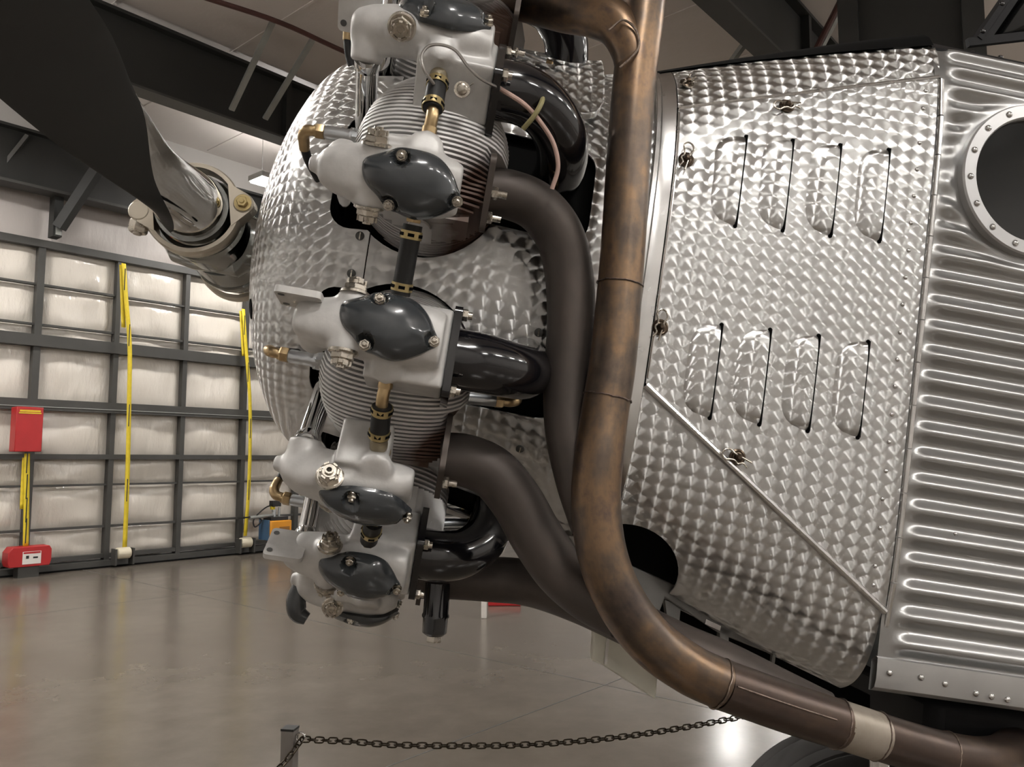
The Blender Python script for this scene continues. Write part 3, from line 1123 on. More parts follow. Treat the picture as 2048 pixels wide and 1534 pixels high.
# crankcase drum and shells, matt black to paint the dark inside the openings
part(MB().lathe((-0.40, 0, BZ), (1, 0, 0), [(0, 0.10), (0.06, 0.24), (0.18, 0.35), (0.45, 0.37), (0.80, 0.38), (0.84, 0.30)], 64), 'crankcase', 'black_matt')
bh = MB()
G = []
for a_, of_ in ((-0.17, -0.085), (-0.12, -0.045), (-0.08, -0.030), (0.05, -0.024), (0.2, -0.024), (0.35, -0.024), (0.45, -0.024)):
    G.append([(a_,) + tuple(sec_pt(max(a_, -0.08), 2 * math.pi * k / 96 - math.pi, of_)[1:]) for k in range(96)])
bh.grid(np.array(G), closed_v=True)
bh.f.append(tuple(range(96)))
bh.f.append(tuple(6 * 96 + k for k in range(96)))
part(bh, 'engine_dark_shell', 'black_matt')
fw = MB()
G, U = skin(0.40, 1.06, lambda a_: -math.pi, lambda a_: math.pi * 0.9999, 8, 96, off=-0.03, by_u=False)
fw.grid(G, U)
fw.f.append(tuple(range(96)))
part(fw, 'nose_dark_shell', 'black_matt')
# slotted screws on the bowl edge
for px, py in ((720, 472), (703, 547), (1077, 665), (1147, 236), (1170, 124), (1040, 898), (1003, 1022)):
    s_ = 0.52
    p = on_s(px, py, s_)
    for _ in range(6):
        s_ = s_of(p[0], p[2]) if p[0] > -0.08 else math.sqrt(max(0.01, 0.527 ** 2 - (p[2] - BZ) ** 2))
        if (px, py) in ((1147, 236), (1170, 124)):
            s_ += 0.037
        p = on_s(px, py, s_)
    nv = nrm(np.array([0, p[1], p[2] - BZ]))
    sc = part(MB().lathe(p - nv * 0.002, nv, [(0, 0.0085), (0.004, 0.0085), (0.0055, 0.006)], 16), 'slotted_screw', 'dark_metal')
    tv = nrm(np.cross(nv, (1, 0, 0)))
    part(MB().box(p + nv * 0.0035, tv * 0.007, np.array([1, 0, 0]) * 0.0011, nv * 0.0006), 'slot', 'steel', sc, smooth=False)
# small oval vents on the bowl
def pix(p):
    v = OC + AX * p[0] + SX * p[1] + UX * p[2] - CAMP
    dep = v[1] * math.cos(PITCH) + v[2] * math.sin(PITCH)
    return 1024 + FPX * v[0] / dep, 767 - FPX * (-v[1] * math.sin(PITCH) + v[2] * math.cos(PITCH)) / dep


bprof = catmull(BOWL, 6)
for px, py in ((557, 325), (503, 618), (601, 900)):
    best = None
    for i in range(8, len(bprof) - 2):
        for k in range(0, 180):
            th = 2 * math.pi * k / 180
            c_ = np.array([bprof[i][0], bprof[i][1] * math.cos(th), BZ + bprof[i][1] * math.sin(th)])
            x, y = pix(c_)
            # only the side turned to the viewer
            e = (x - px) ** 2 + (y - py) ** 2 + (0 if math.cos(th) > 0.15 else 1e6)
            if best is None or e < best[0]:
                tg_ = bprof[i + 1] - bprof[i - 1]
                nn = nrm(np.array([-tg_[1], tg_[0]]))
                if nn[1] < 0:
                    nn = -nn
                best = (e, c_, np.array([nn[0], nn[1] * math.cos(th), nn[1] * math.sin(th)]))
    part(MB().lathe(best[1] - best[2] * 0.003, best[2], [(0, 0.022), (0.0042, 0.022), (0.0048, 0.020)], 24), 'bowl_vent', 'black_matt')

# raised access panel between the two upper cylinders
ap = MB()
hw_ = None
pts0 = [on_s(x, y, 0.44) for x, y in ((1060, 118), (1218, 118), (1203, 262), (1060, 262))]
a0_, a1_ = 0.14, pts0[1][0]
u0_, u1_ = pts0[2][2] - 0.01, pts0[1][2] + 0.02
n1, n2 = 16, 18
G = np.zeros((n1, n2, 3))
U = np.zeros((n1, n2, 2))
for i in range(n1):
    for k in range(n2):
        a_ = a0_ + (a1_ - a0_) * i / (n1 - 1)
        u_ = u0_ + (u1_ - u0_) * k / (n2 - 1)
        # rounded lower corners
        edge = 0.0
        cr = 0.045
        if a_ > a1_ - cr and u_ < u0_ + cr:
            dx, dy = a_ - (a1_ - cr), (u0_ + cr) - u_
            if dy > 0 and dx > 0:
                u_ = max(u_, u0_ + cr - math.sqrt(max(0, cr * cr - dx * dx)))
        ang = psi_of_u(a_, min(u_, 0.50))
        q = sec_pt(a_, ang, 0.036)
        G[i, k] = (a_, q[1], q[2] + max(0, u_ - 0.50))
        U[i, k] = (a_ + 0.003, u_)
thicken(ap, G, U, 0.014)
part(ap, 'access_panel', 'turned', bevel=0.004)

# joint strip between cowling and nose panels
G, U = skin(0.462, 0.494, lambda a_: -1.30, lambda a_: 1.45, 5, 60, off=0.006, by_u=False)
part(thicken(MB(), G, U, 0.006), 'joint_strip', 'plain_alu', bevel=0.002)
G, U = skin(0.449, 0.4615, lambda a_: -1.20, lambda a_: 1.45, 3, 60, off=0.010, by_u=False)
part(thicken(MB(), G, U, 0.006), 'joint_bead', 'plain_alu', bevel=0.003)

# ---- hood, louvred side panel, lower cowl
seam_hi = lambda a_: 0.385 + (a_ - 0.494) / 0.551 * 0.170
seam_lo = lambda a_: -0.207 - (a_ - 0.494) / 0.547 * 0.370
hood_top = lambda a_: 0.520 + (a_ - 0.494) / 0.551 * 0.120
A_L, A_R = 0.496, 1.045
G, U = skin(A_L, A_R + 0.004, lambda a_: seam_hi(a_) + 0.002, hood_top, 24, 20, 0.004)
part(thicken(MB(), G, U), 'hood_strip', 'turned')
G, U = skin(A_L, A_R - 0.004, lambda a_: seam_lo(a_), lambda a_: seam_hi(a_) - 0.004, 30, 40, 0.006)
panel = part(thicken(MB(), G, U), 'louvred_side_panel', 'turned')
G, U = skin(0.462, A_R - 0.006, lambda a_: min(seam_lo(a_) - 0.004, -0.207), lambda a_: 0, 30, 40, 0.005)
low_edge = lambda a_: -1.20
G, U = skin(0.466, A_R - 0.008, low_edge, lambda a_: psi_of_u(a_, seam_lo(max(a_, 0.494)) - 0.005), 30, 40, 0.004, by_u=False)
lower = part(thicken(MB(), G, U), 'lower_cowl', 'turned')
# half-round cut-out in the lower cowl
cc = on_s(1240, 1160, 0.36)
c1 = part(MB().lathe((cc[0], 0.05, cc[2]), (0, 1, 0), [(0, 0.118), (0.7, 0.118)], 48), 'cut_c', 'black_matt', smooth=False)
bool_cut(lower, [c1])
me_ = c1.data
bpy.data.objects.remove(c1, do_unlink=True)
bpy.data.meshes.remove(me_)


def surf(a_, u_, off=0.0):
    return np.array([a_, s_of(a_, u_) + off, u_])


# seam mouldings
ts = [surf(a_, seam_hi(a_), 0.006) for a_ in np.linspace(A_L, A_R, 12)]
part(MB().tube(ts, 0.0045, 8, 2), 'seam_bead', 'plain_alu')
ts = [surf(a_, seam_lo(a_) - 0.006, 0.008) for a_ in np.linspace(A_L, A_R - 0.004, 12)]
part(MB().tube(ts, 0.0075, 10, 2), 'diagonal_bead', 'plain_alu')
ts = [surf(A_L + 0.002, u_, 0.006) for u_ in np.linspace(-0.2, 0.375, 10)]
part(MB().tube(ts, 0.003, 8, 2), 'panel_edge_bead', 'plain_alu', panel)

# louvres
lou = MB()
LL, LW, LH = 0.205, 0.062, 0.012
n1, n2 = 13, 25
G = np.zeros((n1, n2, 3))
U = np.zeros((n1, n2, 2))
for i in range(n1):
    for k in range(n2):
        x = i / (n1 - 1)
        y = 2 * k / (n2 - 1) - 1
        wy = LW * max(0.02, (1 - abs(y) ** 4.5)) ** 0.5
        xx = -wy * x
        hy = LH * (1 - abs(y) ** 4) ** 0.5 if abs(y) < 1 else 0
        G[i, k] = (xx, hy * (1 - x ** 2.2) ** 0.9 if x < 1 else 0, y * LL / 2)
        U[i, k] = (xx + 0.6, y * LL / 2)
lou.grid(G, U)
b = len(lou.v)
lou.grid(G - np.array([0, 0.006, 0]), U)


def local_on_panel(px, py):
    p = on_s(px, py, 0.47)
    for _ in range(5):
        p = on_s(px, py, s_of(p[0], p[2]) + 0.006)
    return p


LOUV = [((1490, 273), (1468, 452)), ((1583, 281), (1563, 461)), ((1678, 290), (1658, 472)), ((1775, 299), (1756, 483)),
        ((1441, 649), (1417, 836)), ((1538, 659), (1516, 849)), ((1635, 671), (1613, 862)), ((1734, 683), (1713, 875))]
for (x0, y0), (x1, y1) in LOUV:
    p0, p1 = local_on_panel(x0, y0), local_on_panel(x1, y1)
    c = (p0 + p1) / 2
    ey = nrm(p0 - p1)
    ez = nrm(np.cross((1, 0, 0), ey)) * -1
    if ez[1] < 0:
        ez = -ez
    ex = nrm(np.cross(ey, ez))
    if ex[0] < 0:
        ex = -ex
    half = np.linalg.norm(p0 - p1) / LL
    mb = MB()
    mb.v = [tuple(c + ex * q[0] + ez * (q[1] - 0.001) + ey * q[2] * half) for q in lou.v]
    mb.f = list(lou.f)
    mb.uv = [(c[0] + q[0], c[2] + q[1]) for q in lou.uv]
    lv = part(mb, 'louvre', 'turned', panel)
    sl = MB()
    sl.box(c + ex * 0.0022 + ez * 0.004, ex * 0.0016, ey * LL / 2 * half, ez * 0.0045)
    part(sl, 'louvre_slot', 'black_matt', panel, smooth=False)
    for q in (p0, p1):
        part(MB().lathe(q + ex * 0.002 - ez * 0.002, ez, [(0, 0.0042), (0.0035, 0.0042)], 14), 'slot_end_hole', 'black_matt', panel)

# rivets of the hinged edge
riv = MB().lathe((0, 0, 0), (0, 0, 1), [(0, 0.0050), (0.0012, 0.0048), (0.003, 0.0032), (0.0038, 0.0008)], 12)


def rivet(p, nv, name, parent, scale=1.0, mat='plain_alu'):
    nv = nrm(nv)
    mb = MB().lathe(p - nv * 0.0005, nv, [(0, 0.0050 * scale), (0.0014 * scale, 0.0047 * scale), (0.003 * scale, 0.003 * scale), (0.0037 * scale, 0.0007 * scale)], 12)
    return part(mb, name, mat, parent)


for px, py in ((1851, 182), (1846, 217), (1839, 286), (1834, 339), (1828, 392), (1822, 446), (1817, 501), (1811, 555), (1805, 609), (1800, 665), (1795, 719),
               (1790, 773), (1784, 829), (1778, 884), (1772, 942), (1765, 998), (1760, 1056), (1750, 1132), (1747, 1170)):
    q = local_on_panel(px, py)
    rivet(q, (0, 1, 0.05), 'rivet', panel)
# piano hinge
hu = np.linspace(0.548, -0.612, 14)
for k in range(13):
    p0, p1 = surf(A_R + 0.004, hu[k] - 0.001, 0.007), surf(A_R + 0.004, hu[k + 1] + 0.0012, 0.007)
    part(MB().tube([p0, p1], 0.0066, 12, smooth=False), 'hinge_knuckle', 'plain_alu', panel)
part(MB().tube([surf(A_R + 0.004, 0.552, 0.007), surf(A_R + 0.004, -0.617, 0.007)], 0.0035, 8, smooth=False), 'hinge_pin', 'dark_metal', panel)


# quarter-turn latches with hairpin clips
def latch(px, py, ang, parent):
    p = local_on_panel(px, py)
    hw, zc, hh, n = section(p[0])
    e = 0.01
    tang = nrm(surf(p[0], p[2] + e) - surf(p[0], p[2] - e))
    nv = nrm(np.cross((1, 0, 0), tang))
    if nv[1] < 0:
        nv = -nv
    st = part(MB().lathe(p, nv, [(0, 0.0165), (0.003, 0.0165), (0.005, 0.013), (0.004, 0.0105), (0.005, 0.008), (0.012, 0.0065), (0.015, 0.003)], 22), 'latch_stud', 'pin', parent)
    ca, sa = math.cos(R(ang)), math.sin(R(ang))
    ex = np.array([1.0, 0, 0]) * ca + tang * sa
    ey = -np.array([1.0, 0, 0]) * sa + tang * ca
    path = [(-0.028, -0.003), (-0.010, -0.003), (0.010, -0.003), (0.022, -0.006), (0.032, 0.0), (0.033, 0.010), (0.024, 0.016), (0.013, 0.011), (0.004, 0.009), (-0.004, 0.012), (-0.013, 0.006), (-0.024, 0.010)]
    P = [p + nv * 0.010 + ex * x + ey * y for x, y in path]
    part(MB().tube(P, 0.0019, 8, 4), 'hairpin_clip', 'wire' if False else 'steel', st)


latch(1374, 168, 250, plane)
latch(1573, 213, 190, plane)
latch(1372, 320, 76, plane)
latch(1320, 655, 80, plane)
latch(1474, 914, 160, plane)

# ---- corrugated fuselage
A_F = 1.046
porth_c = on_s(2066, 364, 0.475)
PR_O, PR_I = 0.167, 0.136


def corr():
    aa = np.concatenate([np.linspace(A_F - 0.01, A_F + 0.07, 22), np.linspace(A_F + 0.075, porth_c[0] + 0.25, 95), np.linspace(porth_c[0] + 0.26, 2.6, 30)])
    uu = np.linspace(-0.68, 0.645, 24 * 14 + 1)
    G = np.zeros((len(aa), len(uu), 3))
    pitch = 0.0535
    for i, a_ in enumerate(aa):
        for k, u_ in enumerate(uu):
            w = math.sin(2 * math.pi * (u_ + 0.012) / pitch)
            e = max(0.0, min(1.0, (a_ - A_F - 0.010) / 0.045))
            e = e * e * (3 - 2 * e)
            r_ = math.hypot(a_ - porth_c[0], u_ - porth_c[2])
            g = max(0.0, min(1.0, (r_ - PR_O - 0.004) / 0.040))
            g = g * g * (3 - 2 * g)
            top = max(0, (u_ - 0.50) / 0.145)
            s_ = 0.468 - 0.045 * top ** 2
            G[i, k] = (a_, s_ + 0.0085 * w * e * g, u_)
    return MB().grid(G)


part(corr(), 'corrugated_skin', 'silver', sharp=80)
part(MB().lathe((porth_c[0], 0.455, porth_c[2]), (0, 1, 0), [(0, PR_I), (0.030, PR_I), (0.034, PR_I + 0.003), (0.034, PR_O - 0.003), (0.030, PR_O), (0.0, PR_O)], 72, closed=True), 'porthole_ring', 'ring')
part(MB().lathe((porth_c[0], 0.462, porth_c[2]), (0, 1, 0), [(0, PR_I + 0.002), (0.012, PR_I + 0.002)], 64), 'porthole_glass', 'porthole')
for k in range(16):
    th = R(22.5 * k + 8)
    rr = (PR_O + PR_I) / 2
    p = np.array([porth_c[0] + rr * math.cos(th), 0.489, porth_c[2] + rr * math.sin(th)])
    rivet(p, (0, 1, 0), 'ring_screw', plane, 1.45)
# cover of the fuselage back side
bk = MB()
G = np.array([[(a_, 0.47 * q if abs(q) < 1.01 else 0, -0.70) for q in (0.97, 0.3, -1.0)] + [(a_, -0.47, 0.645)] for a_ in (A_F, 2.6)])
bk.grid(G)
part(bk, 'fuselage_belly', 'dark_metal')
# lower strip
st_ = MB()
prof = [(0.470, -0.670), (0.476, -0.672), (0.478, -0.712), (0.474, -0.729), (0.462, -0.738), (0.455, -0.739), (0.455, -0.68)]
st_.grid(np.array([[(a_, p_[0], p_[1]) for p_ in prof] for a_ in (A_F - 0.014, A_F + 0.2, 2.6)]), closed_v=True)
strip = part(st_, 'lower_strip', 'silver_flat')
for px, py in ((1779, 1346), (1842, 1355), (1890, 1368), (1952, 1387), (1983, 1393), (2015, 1399)):
    q = on_s(px, py, 0.478)
    rivet(q, (0, 1, 0), 'rivet', strip, 1.35)
q = on_s(1911, 1068, 0.478)
rivet(q, (0, 1, 0), 'rivet', plane, 0.9)

# ---- black top decking
dk = MB()
aa = [0.47, 0.56, 0.66, 0.76, 0.84, 0.90, 0.96, 1.02, 1.044]
G = []
for a_ in aa:
    row = []
    hwv, zc, hh, n = section(a_)
    pt = psi_of_u(a_, hood_top(a_))
    bump_ = 0.004 * max(0.0, min(1.0, (a_ - 0.70) / 0.2)) ** 1.0
    for k in range(13):
        ps_ = pt - 0.01 + (math.pi - 2 * (pt - 0.01)) * k / 12
        q = sec_pt(a_, ps_, 0.008)
        w = math.sin(math.pi * k / 12) ** 0.5
        row.append((q[0], q[1], q[2] + bump_ * w))
    G.append(row)
dk.grid(np.array(G))
part(dk, 'black_hood_top', 'black_matt')
dk = MB()
G = []
for a_ in (1.042, 1.2, 1.6, 2.6):
    G.append([(a_, s_, u_) for s_, u_ in ((0.428, 0.632), (0.430, 0.642), (0.412, 0.662), (0.36, 0.685), (0.25, 0.71), (0, 0.725), (-0.3, 0.70), (-0.43, 0.64))])
dk.grid(np.array(G))
deck = part(dk, 'black_decking', 'black_satin')
for px, py in ((1945, 105), (2001, 114)):
    q = on_s(px, py, 0.40)
    rivet(q, (0, 0.6, 0.8), 'rivet', deck, 1.2, 'black_gloss')
# windscreen frame
wfm = MB()
e0, e1 = on_s(1950, 84, 0.31), on_s(2060, -75, 0.30)
wfm.bar(e0, e1, 0.014, 0.036, up=(0, 1, 0))
wfm.bar(e0 + np.array([0.02, 0.006, 0]), e1 + np.array([0.02, 0.006, 0]), 0.016, 0.006, up=(0, 1, 0))
wsc = part(wfm, 'windscreen_pillar', 'black_satin', smooth=False)
dvec = e1 - e0
wn_ = np.array([0, 1.0, 0])
for fr in (0.08, 0.42, 0.75):
    rivet(e0 + dvec * fr + wn_ * 0.018 + np.array([-0.004, 0, 0]), wn_, 'rivet', wsc, 1.3, 'black_gloss')
ww = MB()
q0, q1, q2, q3 = on_s(1968, 82, 0.27), on_s(2300, 50, 0.27), on_s(2300, -260, 0.25), on_s(2110, -140, 0.25)
ww.add([q0, q1, q2, q3], [(0, 1, 2, 3)])
wo = part(ww, 'windscreen_pane', 'porthole')
wo.modifiers.new('thick', 'SOLIDIFY').thickness = 0.006
part(MB().bar(on_s(1935, 86, 0.32), on_s(2200, 56, 0.32), 0.02, 0.012, up=(0, 1, 0)), 'windscreen_sill', 'black_satin', smooth=False)

# ================================================================== ENGINE CYLINDERS
RB, TB, VV = 0.7686, 0.157, 0.6032


XC = 0.016


def cyl_core():
    mb = MB()
    prof = [(0.33, 0.085)]
    x = 0.36
    while x < 0.565:
        prof += [(x, 0.102), (x, 0.138), (x + 0.004, 0.138), (x + 0.004, 0.102)]
        x += 0.0105
    prof += [(0.57, 0.112), (0.60, 0.112), (0.635, 0.105), (0.665, 0.085), (0.683, 0.045), (0.688, 0.005)]
    mb.lathe((XC, 0, 0), (0, 0, 1), prof, 48)
    # square exhaust side core
    mb.box((0.06, -0.075, 0.620), (0.040, 0, 0), (0, 0.070, 0), (0, 0, 0.035))
    return mb.mesh('engine_cylinder', sharp=30)


def fin_mesh(t):
    W = 0.138
    w = math.sqrt(max(0.0004, W * W - t * t))
    wr = w
    exh = -0.16 < t < -0.012
    pts = []
    base = 0.568
    dome = lambda a_: 0.603 + 0.112 * max(0, 1 - abs(a_ / (w + 0.002)) ** 2.6) ** (1 / 2.2) * math.sqrt(max(0, 1 - (t / 0.165) ** 2))
    wl = w
    pts.append((-wl, base))
    for k in range(21):
        a_ = -wl + 2 * wl * k / 20
        r_ = dome(a_)
        if exh and a_ > 0.02:
            # shoulders stay up to the exhaust flange
            r_ = max(r_, 0.690 - 0.09 * max(0, (abs(t + 0.075) - 0.03)) / 0.05 * 0.3 - 0.016 * (a_ - 0.02) / 0.1)
        pts.append((a_, r_))
    low = max(0.0, -0.100 - t) / 0.056
    xr, zr = 0.122 * math.sqrt(max(0.04, 1 - low ** 2)) - XC, 0.672 - 0.05 * low ** 2
    if exh and wl < xr:
        pts.append((xr, zr))
        pts.append((xr, base))
    elif exh:
        pts = [p_ for p_ in pts if p_[0] <= xr]
        pts.append((xr, zr))
        pts.append((xr, base))
    else:
        pts.append((wl, base))
    mb = MB()
    mb.prism(pts, (XC, t, 0), (1, 0, 0), (0, 0, 1), (0, 1, 0), -0.0021, 0.0021)
    return mb.mesh('cooling_fin', sharp=50)


def remesh(mb, name, voxel, smooth_it=6):
    me = mb.mesh(name)
    ob = bpy.data.objects.new('tmp', me)
    col.objects.link(ob)
    md = ob.modifiers.new('r', 'REMESH')
    md.mode = 'VOXEL'
    md.voxel_size = voxel
    sm = ob.modifiers.new('s', 'SMOOTH')
    sm.factor = 0.6
    sm.iterations = smooth_it
    out = evaluated(ob)
    out.name = name
    bpy.data.objects.remove(ob, do_unlink=True)
    out.polygons.foreach_set('use_smooth', [True] * len(out.polygons))
    return out


def loft_x(mb, secs, seg=24, e=3.0):
    """superelliptic loft along x: (x, cy, cz, hy, hz)"""
    G = []
    for x, cy, cz, hy, hz in secs:
        row = []
        for j in range(seg):
            th = 2 * math.pi * j / seg
            c, s_ = math.cos(th), math.sin(th)
            row.append((x, cy + hy * math.copysign(abs(c) ** (2 / e), c), cz + hz * math.copysign(abs(s_) ** (2 / e), s_)))
        G.append(row)
    b = len(mb.v)
    mb.grid(np.array(G), closed_v=True)
    mb.f.append(tuple(b + j for j in range(seg)))
    k = (len(secs) - 1) * seg
    mb.f.append(tuple(b + k + j for j in reversed(range(seg))))
    return mb


# box frame: x aft, y = m, z = n (cover outwards)
def rocker_intake():
    mb = MB()
    loft_x(mb, [(-0.150, 0, -0.048, 0.018, 0.020), (-0.142, 0, -0.048, 0.028, 0.030), (-0.120, 0, -0.046, 0.036, 0.037), (-0.085, 0, -0.043, 0.042, 0.041), (-0.05, 0, -0.04, 0.047, 0.040),
                (0.03, 0, -0.040, 0.053, 0.040), (0.07, 0, -0.040, 0.050, 0.040), (0.092, 0.0, -0.045, 0.046, 0.040)], 28, 2.8)
    # port block down to the head and out to the intake flange
    mb.box((0.038, -0.008, -0.098), (0.065, 0, 0), (0, 0.068, 0), (0, 0, 0.052))
    # boss for the drain hose
    mb.lathe((0.011, -0.052, -0.052), (0, -0.62, 0.78), [(0, 0.026), (0.022, 0.024), (0.026, 0.018)], 18)
    # boss for the rocker shaft
    mb.lathe((-0.059, -0.050, -0.028), (0, 1, 0), [(0, 0.027), (0.10, 0.027)], 20)
    # pushrod tube sockets
    mb.lathe((-0.118, -0.004, -0.05), (0, -0.35, -0.93), [(0, 0.030), (0.05, 0.028)], 18)
    mb.v = [(x, y, z + 0.014) for x, y, z in mb.v]
    return remesh(mb, 'rocker_box', 0.0038, 14)


def rocker_exhaust():
    mb = MB()
    loft_x(mb, [(-0.150, 0, -0.052, 0.016, 0.018), (-0.143, 0, -0.052, 0.028, 0.030), (-0.120, 0, -0.048, 0.040, 0.040), (-0.085, 0, -0.044, 0.047, 0.043), (-0.05, 0, -0.04, 0.050, 0.040),
                (0.02, 0, -0.038, 0.053, 0.038), (0.055, 0, -0.042, 0.050, 0.034), (0.080, 0, -0.048, 0.040, 0.022)], 28, 2.8)
    mb.box((-0.012, 0.018, -0.085), (0.045, 0, 0), (0, 0.050, 0), (0, 0, 0.045))
    mb.lathe((0.014, 0.050, -0.052), (0, 0.60, 0.80), [(0, 0.030), (0.018, 0.030), (0.022, 0.024)], 18)
    mb.lathe((-0.059, -0.050, -0.028), (0, 1, 0), [(0, 0.028), (0.10, 0.028)], 20)
    mb.lathe((-0.118, 0.004, -0.05), (0, 0.35, -0.93), [(0, 0.031), (0.05, 0.029)], 18)
    mb.lathe((-0.166, 0.0, -0.052), (1, 0, 0), [(0, 0.014), (0.03, 0.016)], 14)
    mb.v = [(x, y, z + 0.014) for x, y, z in mb.v]
    return remesh(mb, 'rocker_box', 0.0038, 14)


CO = [(630, 560), (650, 525), (690, 498), (780, 458), (850, 425), (890, 402), (960, 390), (1080, 390), (1180, 402), (1260, 436), (1330, 495), (1380, 560), (1420, 635), (1452, 690), (1462, 735),
      (1450, 772), (1405, 805), (1340, 855), (1250, 905), (1180, 932), (1110, 945), (1030, 935), (960, 915), (900, 905), (850, 880), (820, 850), (770, 800), (700, 748), (655, 690), (632, 625)]
CO = [((x - 1040) * 0.000192 + 0.004, -(y - 665) * 0.000192) for x, y in CO]
CB = [((x - 1040) * 0.000192 + 0.004, -(y - 665) * 0.000192) for x, y in ((935, 455), (885, 862), (1432, 735))]


def cover_mesh():
    o = np.array(CO)
    o = catmull(np.vstack([o, o[:1]]), 3)[:-1]
    c = o.mean(axis=0) + np.array([0.004, 0])
    rings = [(1.0, -0.006), (1.0, 0.0), (0.985, 0.004), (0.94, 0.009), (0.86, 0.0155), (0.74, 0.022), (0.58, 0.0275), (0.40, 0.031), (0.20, 0.033), (0.02, 0.0335)]
    G = []
    for f, z in catmull(rings, 4):
        row = []
        for p_ in o:
            q = c + (p_ - c) * f
            zz = z
            if z > 0.002:
                # pockets pressed in round the bolts
                for bx, by in CB:
                    dd = math.hypot(q[0] - bx, q[1] - by)
                    if dd < 0.017:
                        zz = min(zz, 0.003 + 0.03 * max(0, (dd - 0.0115) / 0.0055) ** 1.5)
            row.append((q[0], q[1], zz))
        G.append(row)
    mb = MB()
    mb.grid(np.array(G), closed_v=True)
    m = len(o)
    mb.f.append(tuple(range(m)))
    mb.f.append(tuple(len(mb.v) - m + j for j in reversed(range(m))))
    return mb.mesh('rocker_cover', sharp=50)


def nut_mesh(big=True):
    mb = MB()
    if big:
        mb.lathe((0, 0, 0), (0, 0, 1), [(0, 0.024), (0.004, 0.024), (0.006, 0.021)], 24)
        mb.hexa((0, 0, 0.004), (0, 0, 1), 0.0195, 0.012)
        mb.lathe((0, 0, 0.014), (0, 0, 1), [(0, 0.0145), (0.008, 0.0145), (0.010, 0.012)], 20)
        mb.lathe((0, 0, 0.012), (0, 0, 1), [(0, 0.0075), (0.017, 0.0075), (0.017, 0.0045), (0.012, 0.0043)], 16)
        for k in range(6):
            a_ = 2 * math.pi * k / 6
            d = np.array([math.cos(a_), math.sin(a_), 0])
            mb.box(d * 0.0145 + np.array([0, 0, 0.021]), d * 0.0016, np.array([-d[1], d[0], 0]) * 0.0042, np.array([0, 0, 0.004]))
    else:
        mb.lathe((0, 0, 0), (0, 0, 1), [(0, 0.0088), (0.003, 0.0088)], 16)
        mb.hexa((0, 0, 0.003), (0, 0, 1), 0.0085, 0.008)
        mb.lathe((0, 0, 0.010), (0, 0, 1), [(0, 0.0048), (0.005, 0.0048), (0.0062, 0.003)], 12)
    return mb.mesh('nut', sharp=30)


def hose_mesh_parts():
    """from the box boss (t=+.082) to the other (t=-.075), along -y, at z = r"""
    out = []
    y0, y1 = 0.080, -0.076
    zb = 0.755
    X = 0.012
    base = MB().lathe((X, y0, zb - 0.004), (0, -1, 0.28), [(0, 0.0225), (0.004, 0.0225), (0.005, 0.013), (0.012, 0.0155), (0.022, 0.0155), (0.040, 0.0125)], 20)
    out.append(('hose_fitting', base.mesh('hose_fitting'), 'tan'))
    h = MB().tube([(X, y0 - 0.034, zb + 0.007), (X + 0.001, y0 - 0.06, zb + 0.012), (X + 0.002, y0 - 0.096, zb + 0.014)], 0.0165, 18)
    out.append(('hose', h.mesh('hose'), 'rubber'))
    for yy, zz in ((y0 - 0.042, zb + 0.009), (y0 - 0.088, zb + 0.0138)):
        b = MB().lathe((X + 0.001, yy + 0.006, zz), (0, -1, 0.12), [(0, 0.0168), (0, 0.0180), (0.013, 0.0180), (0.013, 0.0168)], 24, closed=True)
        out.append(('hose_clamp', b.mesh('hose_clamp'), 'cadmium'))
        sl = MB()
        for k in range(6):
            a_ = 2 * math.pi * k / 6 + 0.5
            d = np.array([math.cos(a_), 0, math.sin(a_)])
            sl.box(np.array([X + 0.001, yy, zz]) + d * 0.0180, d * 0.0006, np.array([-d[2], 0, d[0]]) * 0.0055, np.array([0, 0.0026, 0]))
        out.append(('clamp_slots', sl.mesh('clamp_slots'), 'black_matt'))
    tb = MB().tube([(X + 0.002, y0 - 0.088, zb + 0.0138), (X + 0.003, y0 - 0.11, zb + 0.012), (X + 0.002, y1 + 0.028, zb + 0.004), (X + 0.002, y1 + 0.01, zb - 0.002)], 0.0105, 16)
    out.append(('brass_tube', tb.mesh('brass_tube'), 'brass'))
    nt = MB().lathe((X + 0.002, y1 + 0.032, zb + 0.004), (0, -1, -0.3), [(0, 0.0125), (0.012, 0.0125), (0.012, 0.0135), (0.016, 0.0135)], 18)
    nt.hexa((X + 0.002, y1 + 0.016, zb - 0.001), (0, -1, -0.3), 0.0155, 0.013)
    out.append(('union_nut', nt.mesh('union_nut'), 'brass'))
    return out


